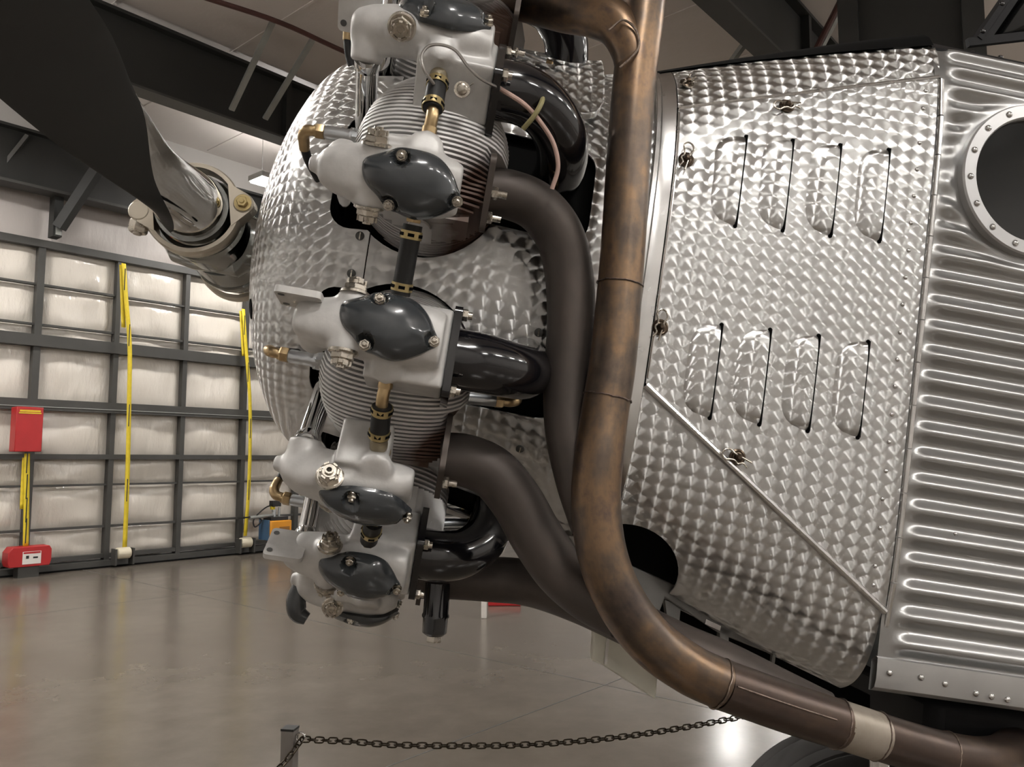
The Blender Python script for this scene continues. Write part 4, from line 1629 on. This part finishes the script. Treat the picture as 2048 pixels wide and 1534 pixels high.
def plug_parts():
    out = []
    # front plug (lead on the nose side)
    b = MB().lathe((-0.125, 0.012, 0.604), (-1, 0, -0.02), [(0, 0.0165), (0.012, 0.0165), (0.012, 0.014), (0.02, 0.0125), (0.055, 0.0125), (0.06, 0.010)], 20)
    b.hexa((-0.118, 0.012, 0.604), (-1, 0, -0.02), 0.0185, 0.016)
    out.append(('spark_plug', b.mesh('spark_plug', sharp=30), 'plug'))
    n_ = MB().hexa((-0.184, 0.012, 0.602), (-1, 0, -0.05), 0.0145, 0.016)
    n_.lathe((-0.180, 0.012, 0.602), (-1, 0, 0), [(0, 0.0105), (0.024, 0.0105)], 16)
    out.append(('lead_nut', n_.mesh('lead_nut', sharp=30), 'brass'))
    e = MB().tube([(-0.196, 0.012, 0.600), (-0.215, 0.012, 0.598), (-0.2235, 0.009, 0.586), (-0.2235, 0.003, 0.572), (-0.2225, -0.004, 0.558)], [0.0095, 0.0105, 0.0108, 0.0105, 0.0095], 14)
    out.append(('lead_elbow', e.mesh('lead_elbow'), 'brass'))
    c = MB().tube([(-0.2225, -0.002, 0.562), (-0.215, -0.012, 0.53), (-0.19, -0.03, 0.48), (-0.16, -0.04, 0.42)], 0.0085, 12)
    out.append(('ignition_lead', c.mesh('ignition_lead'), 'rubber'))
    # rear plug
    b = MB().lathe((0.135, -0.015, 0.600), (1, 0, -0.15), [(0, 0.0165), (0.012, 0.0165), (0.012, 0.0125), (0.07, 0.0125), (0.075, 0.010)], 18)
    out.append(('spark_plug', b.mesh('spark_plug', sharp=30), 'plug'))
    n_ = MB().hexa((0.205, -0.015, 0.590), (1, 0, -0.15), 0.0145, 0.015)
    out.append(('lead_nut', n_.mesh('lead_nut', sharp=30), 'brass'))
    e = MB().tube([(0.215, -0.015, 0.588), (0.235, -0.016, 0.582), (0.248, -0.018, 0.560), (0.245, -0.02, 0.50)], [0.0095, 0.0102, 0.0100, 0.009], 14)
    out.append(('lead_elbow', e.mesh('lead_elbow'), 'brass'))
    return out


def box_matrix(sg):
    v = VV * sg
    # columns x=a, y=m, z=n in cylinder coordinates (a, t, r)
    m_ = (0, math.cos(v), -math.sin(v))
    n_ = (0, math.sin(v), math.cos(v))
    return Matrix(((1, 0, 0, 0), (0, m_[1], n_[1], TB * sg), (0, m_[2], n_[2], RB), (0, 0, 0, 1)))


CYL = []          # (name, mesh, material, matrix)


def reg(name, me, mat, mt=None):
    if not me.materials:
        me.materials.append(M[mat])
    CYL.append((name, me, mt or Matrix.Identity(4)))


core_me = cyl_core()
core_me.materials.append(M['fin'])
for tt in np.arange(-0.153, 0.1276, 0.0085):
    reg('cooling_fin', fin_mesh(float(tt)), 'fin')
cov_me = cover_mesh()
nut_big, nut_small = nut_mesh(True), nut_mesh(False)
for sg in (1, -1):
    bmx = box_matrix(sg)
    reg('rocker_box', rocker_intake() if sg > 0 else rocker_exhaust(), 'cast', bmx)
    reg('rocker_cover', cov_me, 'cover', bmx @ Matrix.Translation((0.0, 0, 0.012)))
    for bx, by in CB:
        reg('cover_nut', nut_small, 'steel', bmx @ Matrix.Translation((bx, by, 0.0145)))
    for q in (1, -1):
        reg('shaft_nut', nut_big, 'steel', bmx @ Matrix.Translation((-0.059, 0.0465 * q, -0.006)) @ Matrix.Rotation(-q * R(90), 4, 'X'))
bi, be = box_matrix(1), box_matrix(-1)
# forward lug plate of the intake box with two bolt holes
lg = MB().prism(round_rect(-0.178, -0.105, -0.052, 0.026, 0.008), (0, 0.022, 0), (1, 0, 0), (0, 0, 1), (0, 1, 0), 0.0, 0.011)
reg('lug_plate', lg.mesh('lug_plate', sharp=30), 'cast', bi)
for zz in (0.012, -0.038):
    hl = MB().lathe((-0.168, 0.0214, zz), (0, 1, 0), [(0, 0.0055), (0.0122, 0.0055)], 14)
    reg('bolt_hole', hl.mesh('bolt_hole'), 'core', bi)
# intake flange plate and pipe, with nuts
fg = MB().prism(round_rect(-0.088, 0.068, -0.150, -0.030, 0.012), (0.103, 0, 0), (0, 1, 0), (0, 0, 1), (1, 0, 0), 0.0, 0.013)
reg('intake_flange', fg.mesh('intake_flange', sharp=30), 'black_gloss', bi)
for yy, zz in ((-0.075, -0.042), (0.055, -0.042)):
    q = MB().lathe((0.103, yy, zz), (1, 0, 0), [(0, 0.0065), (0.030, 0.0065)], 12)
    q.hexa((0.116, yy, zz), (1, 0, 0), 0.0105, 0.010)
    reg('flange_nut', q.mesh('flange_nut', sharp=30), 'steel', bi)
iv = bi @ Vector((0.112, -0.010, -0.090))
ip = MB().tube([iv, iv + Vector((0.045, 0.0, -0.001)), iv + Vector((0.092, -0.010, -0.018)), iv + Vector((0.130, -0.028, -0.062)), iv + Vector((0.144, -0.045, -0.130)), iv + Vector((0.134, -0.055, -0.21)), iv + Vector((0.11, -0.06, -0.30))],
               [0.053, 0.052, 0.050, 0.049, 0.048, 0.047, 0.046], 28, 8)
reg('intake_pipe', ip.mesh('intake_pipe'), 'black_gloss')
# exhaust flange
fg = MB().prism(round_rect(-0.062, 0.066, -0.160, -0.040, 0.014), (0.120, 0, 0), (0, 1, 0), (0, 0, 1), (1, 0, 0), 0.0, 0.010)
reg('exhaust_flange', fg.mesh('exhaust_flange', sharp=30), 'stub', be)
for yy, zz in ((0.005, -0.048), (-0.045, -0.150)):
    q = MB().lathe((0.122, yy, zz), (1, 0, 0), [(0, 0.006), (0.034, 0.006)], 12)
    q.hexa((0.131, yy, zz), (1, 0, 0), 0.0105, 0.010)
    reg('flange_nut', q.mesh('flange_nut', sharp=30), 'steel', be)
# pushrod tubes with collars
for sg in (1, -1):
    bmx = bi if sg > 0 else be
    p0 = bmx @ Vector((-0.118, -0.010 * sg, -0.075))
    p1 = Vector((-0.135, 0.055 * sg, 0.33))
    tb = MB().tube([p0, p1], 0.0205, 18, smooth=False)
    d = (p1 - p0).normalized()
    tb.lathe(p0 + d * 0.004, d, [(0, 0.0245), (0.016, 0.0245), (0.022, 0.021)], 20)
    reg('pushrod_tube', tb.mesh('pushrod_tube'), 'chrome')
HOSE = hose_mesh_parts()
for nm, me, mt in plug_parts():
    reg(nm, me, mt)


def make_cylinder(phi, flip):
    o = put('engine_cylinder', core_me, None, plane)
    o.matrix_local = Matrix.Translation(L((0, 0, 0))) @ Matrix.Rotation(R(90 - phi), 4, 'X')
    for nm, me, mt in CYL:
        c = bpy.data.objects.new(nm, me)
        col.objects.link(c)
        c.parent = o
        c.matrix_local = mt
    for nm, me, mt in HOSE:
        if not me.materials:
            me.materials.append(M[mt])
        c = bpy.data.objects.new(nm, me)
        col.objects.link(c)
        c.parent = o
        c.matrix_local = Matrix.Translation((0.024, 0.005, 0)) @ Matrix.Rotation(math.pi, 4, 'Z') if flip else Matrix.Identity(4)
    return o


for ph, fl_ in zip(PHIS, (False, False, True, True, True)):
    make_cylinder(ph, fl_)


# ---- hoses between neighbouring cylinders
def link_hose(p0, p1, s0, s1, name='connecting_hose'):
    q0, q1 = on_s(*p0, s0), on_s(*p1, s1)
    d = q1 - q0
    h = part(MB().tube([q0, q0 + d * 0.5, q1], 0.0165, 18), name, 'rubber')
    ln = np.linalg.norm(d)
    dn = d / ln
    for fr in (0.14, 0.88) if ln > 0.1 else (0.5,):
        c = q0 + d * fr
        part(MB().lathe(c - dn * 0.007, dn, [(0, 0.0168), (0, 0.0185), (0.014, 0.0185), (0.014, 0.0168)], 24, closed=True), 'hose_clamp', 'cadmium', h)
        e1 = nrm(np.cross(dn, (1, 0, 0.2)))
        e2 = np.cross(dn, e1)
        sl = MB()
        for k in range(6):
            a_ = 2 * math.pi * k / 6
            dd = e1 * math.cos(a_) + e2 * math.sin(a_)
            sl.box(c + dd * 0.0184, dd * 0.0006, np.cross(dn, dd) * 0.0055, dn * 0.0028)
        part(sl, 'clamp_slots', 'black_matt', h, smooth=False)
    for q, sg in ((q0, -1), (q1, 1)):
        part(MB().hexa(q + dn * sg * 0.0 - dn * 0.004, dn * sg, 0.0135, 0.016), 'union_nut', 'brass', h)
    return h


link_hose((826, 450), (801, 590), 0.70, 0.665)
link_hose((748, 1044), (738, 1080), 0.56, 0.50)

# ---- thermocouple lead on the upper cylinder
def px_path(pts):
    return [on_s(x, y, s_) for x, y, s_ in pts]


part(MB().tube(px_path([(868, 168, 0.765), (848, 140, 0.785), (843, 112, 0.79), (858, 92, 0.79), (885, 90, 0.79), (912, 102, 0.785), (935, 132, 0.78), (962, 158, 0.77), (1000, 177, 0.735)]), 0.0026, 8), 'thermocouple_lead', 'wire')
part(MB().tube(px_path([(998, 176, 0.73), (1050, 210, 0.715), (1085, 250, 0.70), (1108, 290, 0.685), (1116, 335, 0.67), (1104, 378, 0.655)]), 0.0042, 10), 'lead_sleeve', 'sleeve')
part(MB().tube(px_path([(1088, 183, 0.68), (1083, 205, 0.715), (1068, 232, 0.715), (1046, 258, 0.70)]), 0.0045, 8), 'cable_tie', 'tie')
part(MB().tube(px_path([(928, 178, 0.74), (960, 160, 0.725), (1012, 145, 0.70)]), 0.0012, 6), 'safety_wire', 'steel')
part(MB().tube(px_path([(880, 735, 0.70), (900, 725, 0.69), (912, 715, 0.68)]), 0.0012, 6), 'safety_wire', 'wire')
q = on_s(924, 180, 0.74)
sc = part(MB().lathe(q, (0, 0.97, -0.2), [(0, 0.0135), (0.004, 0.0135), (0.004, 0.0095), (0.011, 0.009), (0.013, 0.006)], 18), 'oil_plug', 'steel')

# ---- exhaust
MAIN = [(1296, -160, 0.60), (1292, -60, 0.60), (1284, 40, 0.605), (1270, 150, 0.61), (1258, 300, 0.615), (1249, 450, 0.62), (1240, 570, 0.625), (1226, 720, 0.635), (1209, 830, 0.645), (1197, 920, 0.655),
        (1192, 1010, 0.66), (1205, 1110, 0.665), (1240, 1200, 0.665), (1300, 1280, 0.66), (1375, 1336, 0.65), (1440, 1367, 0.64)]
part_main = part(MB().tube(px_path(MAIN), [0.0405] * 7 + [0.0415] * 2 + [0.0425] * 3 + [0.0425] * 4, 32, 8), 'exhaust_collector', 'collector')
TAIL = px_path([(1440, 1367, 0.64), (1560, 1410, 0.615), (1676, 1448, 0.585)])
part(MB().tube(TAIL, [0.0428, 0.0432, 0.0436], 32, 8), 'tail_pipe', 'tail')
part(MB().tube(px_path([(1674, 1447, 0.586), (1715, 1460, 0.575), (1752, 1472, 0.565)]), 0.0432, 32, 6), 'tail_pipe_sleeve', 'pale_tail')
part(MB().tube(px_path([(1750, 1471, 0.565), (1820, 1492, 0.545), (1890, 1510, 0.525), (1960, 1520, 0.49), (2010, 1512, 0.43), (2030, 1490, 0.36)]), 0.0428, 32, 6), 'tail_pipe', 'tail')


def weld(px0, px1, s_, r_, mat='weld', w=0.0016):
    p0, p1 = on_s(*px0, s_), on_s(*px1, s_)
    d = nrm(p1 - p0)
    c = (p0 + p1) / 2
    e1 = nrm(np.cross(d, (0, 1, 0)))
    e2 = np.cross(d, e1)
    P = [c + (e1 * math.cos(2 * math.pi * k / 40) + e2 * math.sin(2 * math.pi * k / 40)) * (r_ + 0.0003 + 0.0004 * random.random()) + d * 0.001 * random.uniform(-1, 1) for k in range(41)]
    part(MB().tube(P, w, 6, 1, cap=False), 'weld_bead', mat, part_main)


weld((1241, 560), (1239, 578), 0.625, 0.0412)
weld((1217, 785), (1213, 805), 0.642, 0.0418)
weld((1432, 1364), (1446, 1370), 0.641, 0.0428, 'bright_weld')
weld((1668, 1445), (1682, 1450), 0.585, 0.0436, 'weld', 0.002)
weld((1748, 1470), (1760, 1474), 0.565, 0.0433, 'weld')
weld((1885, 1508), (1897, 1512), 0.524, 0.0432, 'bright_weld')
seamp = px_path([(1456, 1372, 0.645), (1560, 1408, 0.62), (1650, 1437, 0.597)])
part(MB().tube([p_ + np.array([0, 0.0405, 0.010]) for p_ in seamp], 0.0015, 6), 'weld_bead', 'bright_weld', part_main)
# branch of the uppermost cylinder
part(MB().tube(px_path([(1010, -12, 0.44), (1060, 2, 0.46), (1130, 20, 0.52), (1190, 30, 0.575), (1235, 52, 0.60), (1262, 100, 0.61), (1268, 150, 0.612)]), [0.043, 0.043, 0.0425, 0.042, 0.0405, 0.038, 0.034], 28, 8), 'exhaust_branch', 'collector')
P = px_path([(1218, 60, 0.648), (1246, 40, 0.652), (1272, 60, 0.652), (1278, 92, 0.655), (1262, 115, 0.655), (1240, 135, 0.65)])
part(MB().tube(P, 0.0022, 8), 'weld_bead', 'bright_weld', part_main)
# stubs of the three lower cylinders
part(MB().tube(px_path([(975, 386, 0.60), (1020, 390, 0.60), (1075, 415, 0.59), (1118, 470, 0.58), (1138, 550, 0.572), (1142, 650, 0.572), (1135, 760, 0.575), (1138, 860, 0.585), (1158, 960, 0.605), (1185, 1060, 0.635)]),
               [0.045, 0.045, 0.0455, 0.046, 0.0455, 0.045, 0.0445, 0.044, 0.042, 0.036], 28, 8), 'exhaust_stub', 'stub')
part(MB().tube(px_path([(880, 918, 0.53), (930, 921, 0.53), (985, 945, 0.53), (1032, 1000, 0.53), (1072, 1070, 0.535), (1120, 1140, 0.55), (1180, 1195, 0.585), (1245, 1235, 0.625)]),
               [0.049, 0.049, 0.049, 0.049, 0.049, 0.048, 0.045, 0.038], 28, 8), 'exhaust_stub', 'stub')
part(MB().tube(px_path([(835, 1152, 0.17), (900, 1153, 0.18), (980, 1158, 0.20), (1060, 1166, 0.24), (1150, 1195, 0.32), (1250, 1240, 0.42), (1350, 1290, 0.50), (1450, 1332, 0.54), (1560, 1385, 0.56), (1650, 1425, 0.57)]),
               [0.050, 0.050, 0.050, 0.050, 0.049, 0.047, 0.045, 0.044, 0.042, 0.038], 28, 8), 'exhaust_stub', 'stub')

# ---- oil sump tube below the engine
p0, p1 = on_s(876, 1165, 0.22), on_s(868, 1276, 0.22)
d = p1 - p0
ln = np.linalg.norm(d)
sm = part(MB().lathe(p0, d, [(0, 0.028), (ln * 0.55, 0.028), (ln * 0.58, 0.030), (ln * 0.62, 0.030), (ln * 0.62, 0.028), (ln * 0.9, 0.027), (ln * 0.95, 0.020)], 24), 'oil_sump', 'black_gloss')
part(MB().hexa(p0 + nrm(d) * ln * 0.95, d, 0.018, 0.014), 'drain_plug', 'steel', sm)
# slate front cover of the bottom cylinder's housing
part(MB().tube(px_path([(600, 1172, 0.14), (592, 1200, 0.14), (596, 1226, 0.14), (614, 1238, 0.14)]), [0.018, 0.022, 0.021, 0.014], 18), 'front_elbow', 'cover')

# ---- belly tray, vents and flap
by = 0.30


def poly_plate(pts, s_, t_, name, mat, parent=None, bevel=0.0):
    P = [on_s(x, y, s_) for x, y in pts]
    mb = MB()
    n = len(P)
    mb.add([(p_[0], s_, p_[2]) for p_ in P] + [(p_[0], s_ - t_, p_[2]) for p_ in P],
           [tuple(range(n)), tuple(range(2 * n - 1, n - 1, -1))] + [(i, (i + 1) % n, n + (i + 1) % n, n + i) for i in range(n)])
    return part(mb, name, mat, parent, smooth=False, bevel=bevel)


tray = poly_plate([(1225, 1125), (1260, 1130), (1345, 1168), (1500, 1250), (1600, 1310), (1590, 1328), (1440, 1268), (1330, 1196), (1318, 1228), (1225, 1190)], 0.33, 0.02, 'belly_tray', 'belly', bevel=0.003)
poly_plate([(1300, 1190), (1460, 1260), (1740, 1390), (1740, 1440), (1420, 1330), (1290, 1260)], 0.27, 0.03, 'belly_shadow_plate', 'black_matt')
poly_plate([(1440, 1255), (1458, 1262), (1456, 1315), (1440, 1308)], 0.33, 0.02, 'tray_strut', 'belly', tray)
poly_plate([(1330, 1200), (1362, 1210), (1358, 1250), (1335, 1240)], 0.325, 0.02, 'tray_bracket', 'belly', tray)
poly_plate([(1412, 1238), (1442, 1252), (1440, 1262), (1410, 1248)], 0.332, 0.01, 'tray_tab', 'plain_alu', tray)
poly_plate([(1545, 1308), (1552, 1308), (1549, 1330), (1543, 1328)], 0.335, 0.01, 'tray_pin', 'belly', tray)
flap = poly_plate([(1189, 1228), (1226, 1240), (1262, 1290), (1316, 1345), (1312, 1400), (1204, 1330), (1184, 1322)], 0.12, 0.028, 'oil_cooler_flap', 'flap', bevel=0.004)
part(MB().bar(on_s(1219, 1245, 0.125), on_s(1211, 1328, 0.125), 0.006, 0.007, up=(0, 1, 0)), 'flap_rib', 'label_white', flap, smooth=False)

# ---- black box stands in for the shade under the cabin's centre section
part(MB().box((1.98, 0.10, -0.83), (0.76, 0, 0), (0, 0.28, 0), (0, 0, 0.085)), 'centre_section_shade', 'black_satin', bevel=0.03)
# ---- wheel and oleo leg
wc = on_s(1700, 1725, -0.45)
WR = 0.40
bot = OC + AX * wc[0] + SX * wc[1] + UX * wc[2]
WR = min(0.56, max(0.3, bot[2] / math.cos(TILT) * 1.0))
tp = []
for q in ((-0.13, 0.62), (-0.15, 0.80), (-0.135, 0.92), (-0.115, 0.962), (-0.105, 0.958), (-0.10, 0.975), (-0.06, 0.992), (-0.052, 0.984), (-0.045, 0.995), (0.0, 1.0), (0.045, 0.995), (0.052, 0.984), (0.06, 0.992), (0.10, 0.975), (0.105, 0.958), (0.115, 0.962), (0.135, 0.92), (0.15, 0.80), (0.13, 0.62)):
    tp.append((q[0], q[1] * WR))
wh = part(MB().lathe((wc[0], wc[1], wc[2]), (0, 1, 0), tp, 64, closed=True), 'main_wheel_tyre', 'tyre')
part(MB().lathe((wc[0], wc[1], wc[2]), (0, 1, 0), [(-0.12, 0.60 * WR), (-0.125, 0.64 * WR), (0.125, 0.64 * WR), (0.12, 0.58 * WR), (0.06, 0.5 * WR), (0.08, 0.2 * WR), (0.12, 0.15 * WR)], 40), 'wheel_hub', 'dark_metal', wh)
g0 = on_s(1752, 1480, -0.15)
g1 = on_s(1752, 1740, -0.15)
part(MB().tube([g0 + np.array([0, 0, 0.15]), g1], 0.026, 20, smooth=False), 'oleo_leg', 'chrome')
part(MB().tube([g1 + np.array([0, 0.0, 0.0]), np.array([wc[0], wc[1] + 0.1, wc[2]])], 0.03, 16, smooth=False), 'axle', 'dark_metal', wh)

# ================================================================== PROPELLER
PA, PT = -0.512, R(2.2)
pc_ = np.array([PA, 0, 0.035])
bd = np.array([0, math.cos(PT), math.sin(PT)])
tn = np.array([0, -math.sin(PT), math.cos(PT)])
hub = part(MB().lathe((-0.632, 0, 0.035), (1, 0, 0), [(0, 0.05), (0.02, 0.075), (0.07, 0.085), (0.18, 0.085), (0.20, 0.07), (0.24, 0.065)], 40), 'propeller_hub', 'hubsteel')
for sg in (1, -1):
    b_ = bd * sg
    part(MB().lathe(pc_ + b_ * 0.02, b_, [(0, 0.088), (0.05, 0.092), (0.10, 0.094), (0.104, 0.098), (0.128, 0.098), (0.132, 0.090), (0.175, 0.088), (0.18, 0.082), (0.215, 0.080)], 48), 'hub_barrel', 'hubsteel', hub)
    # clamp ring
    cl = part(MB().lathe(pc_ + b_ * 0.192, b_, [(0, 0.093), (0, 0.103), (0.006, 0.106), (0.034, 0.106), (0.040, 0.103), (0.040, 0.094)], 56, closed=True), 'blade_clamp', 'clamp', hub)
    # ears with bolt and castle nut
    for es in (1, -1):
        ed = nrm(np.array([0.94, 0, 0]) * es + tn * (0.25 * es * sg))
        e2 = np.cross(b_, ed)
        cpt = pc_ + b_ * 0.214 + ed * 0.112
        mb = MB()
        mb.lathe(cpt - b_ * 0.022, b_, [(0, 0.020), (0.003, 0.023), (0.041, 0.023), (0.044, 0.020)], 24)
        mb.prism([(-0.03, -0.05), (0.012, -0.02), (0.012, 0.02), (-0.03, 0.05)], cpt, ed, e2, b_, -0.020, 0.020)
        part(mb, 'clamp_ear', 'clamp', hub)
        ax_ = b_ if es > 0 else -b_
        mb = MB()
        if es > 0:
            mb.lathe(cpt + ax_ * 0.022, ax_, [(0, 0.019), (0.003, 0.019)], 22)
            mb.hexa(cpt + ax_ * 0.025, ax_, 0.0125, 0.010)
            mb.lathe(cpt + ax_ * 0.035, ax_, [(0, 0.006), (0.003, 0.005)], 12)
            part(mb, 'clamp_bolt', 'cadmium', hub)
        else:
            dn = -tn * sg
            mb.hexa(cpt + dn * 0.018, dn, 0.0205, 0.028)
            mb.lathe(cpt + dn * 0.046, dn, [(0, 0.010), (0.004, 0.009)], 12)
            part(mb, 'castle_nut', 'steel', hub)
    # blade: stations r, half chord, thickness, pitch angle, chordwise shift
    stn = [(0.205, 0.074, 0.074, 60, 0.0), (0.27, 0.072, 0.072, 60, 0.0), (0.33, 0.064, 0.058, 59, -0.002), (0.40, 0.060, 0.040, 57, -0.010), (0.48, 0.060, 0.028, 54, -0.018), (0.58, 0.067, 0.021, 50, -0.023), (0.70, 0.077, 0.017, 46, -0.026),
           (0.85, 0.092, 0.014, 41, -0.02), (1.0, 0.096, 0.012, 37, -0.02), (1.2, 0.094, 0.010, 33, -0.01), (1.35, 0.085, 0.007, 30, 0), (1.42, 0.05, 0.005, 29, 0), (1.44, 0.01, 0.002, 29, 0)]
    st_i = catmull([(q[0], q[1], q[2], q[3], q[4]) for q in stn], 4)
    G = []
    seg = 36
    for r_, hc, th, pa, sh in st_i:
        pa = R(pa)
        ch = np.array([1.0, 0, 0]) * math.cos(pa) + tn * math.sin(pa) * sg
        no = np.cross(b_, ch)
        if no[0] > 0:
            no = -no          # towards the nose: cambered face
        row = []
        flat = max(0.0, min(1.0, (r_ - 0.29) / 0.14))
        for j in range(seg):
            a_ = 2 * math.pi * j / seg
            x, y = math.cos(a_) * hc + sh, math.sin(a_) * th
            if y < 0:
                y *= (1 - 0.85 * flat)
            row.append(pc_ + b_ * r_ + ch * x + no * y)
        G.append(row)
    mb = MB()
    mb.grid(np.array(G), closed_v=True)
    mb.f.append(tuple(range(seg)))
    k = (len(G) - 1) * seg
    mb.f.append(tuple(k + j for j in reversed(range(seg))))
    nr = len(G)
    mb.uv = [(st_i[q // seg][0], (q % seg) / seg) for q in range(nr * seg)]
    part(mb, 'propeller_blade', 'blade', hub, sharp=60)
print('objects', len(bpy.data.objects), 'tris', sum(len(o.data.polygons) for o in bpy.data.objects if o.type == 'MESH'))
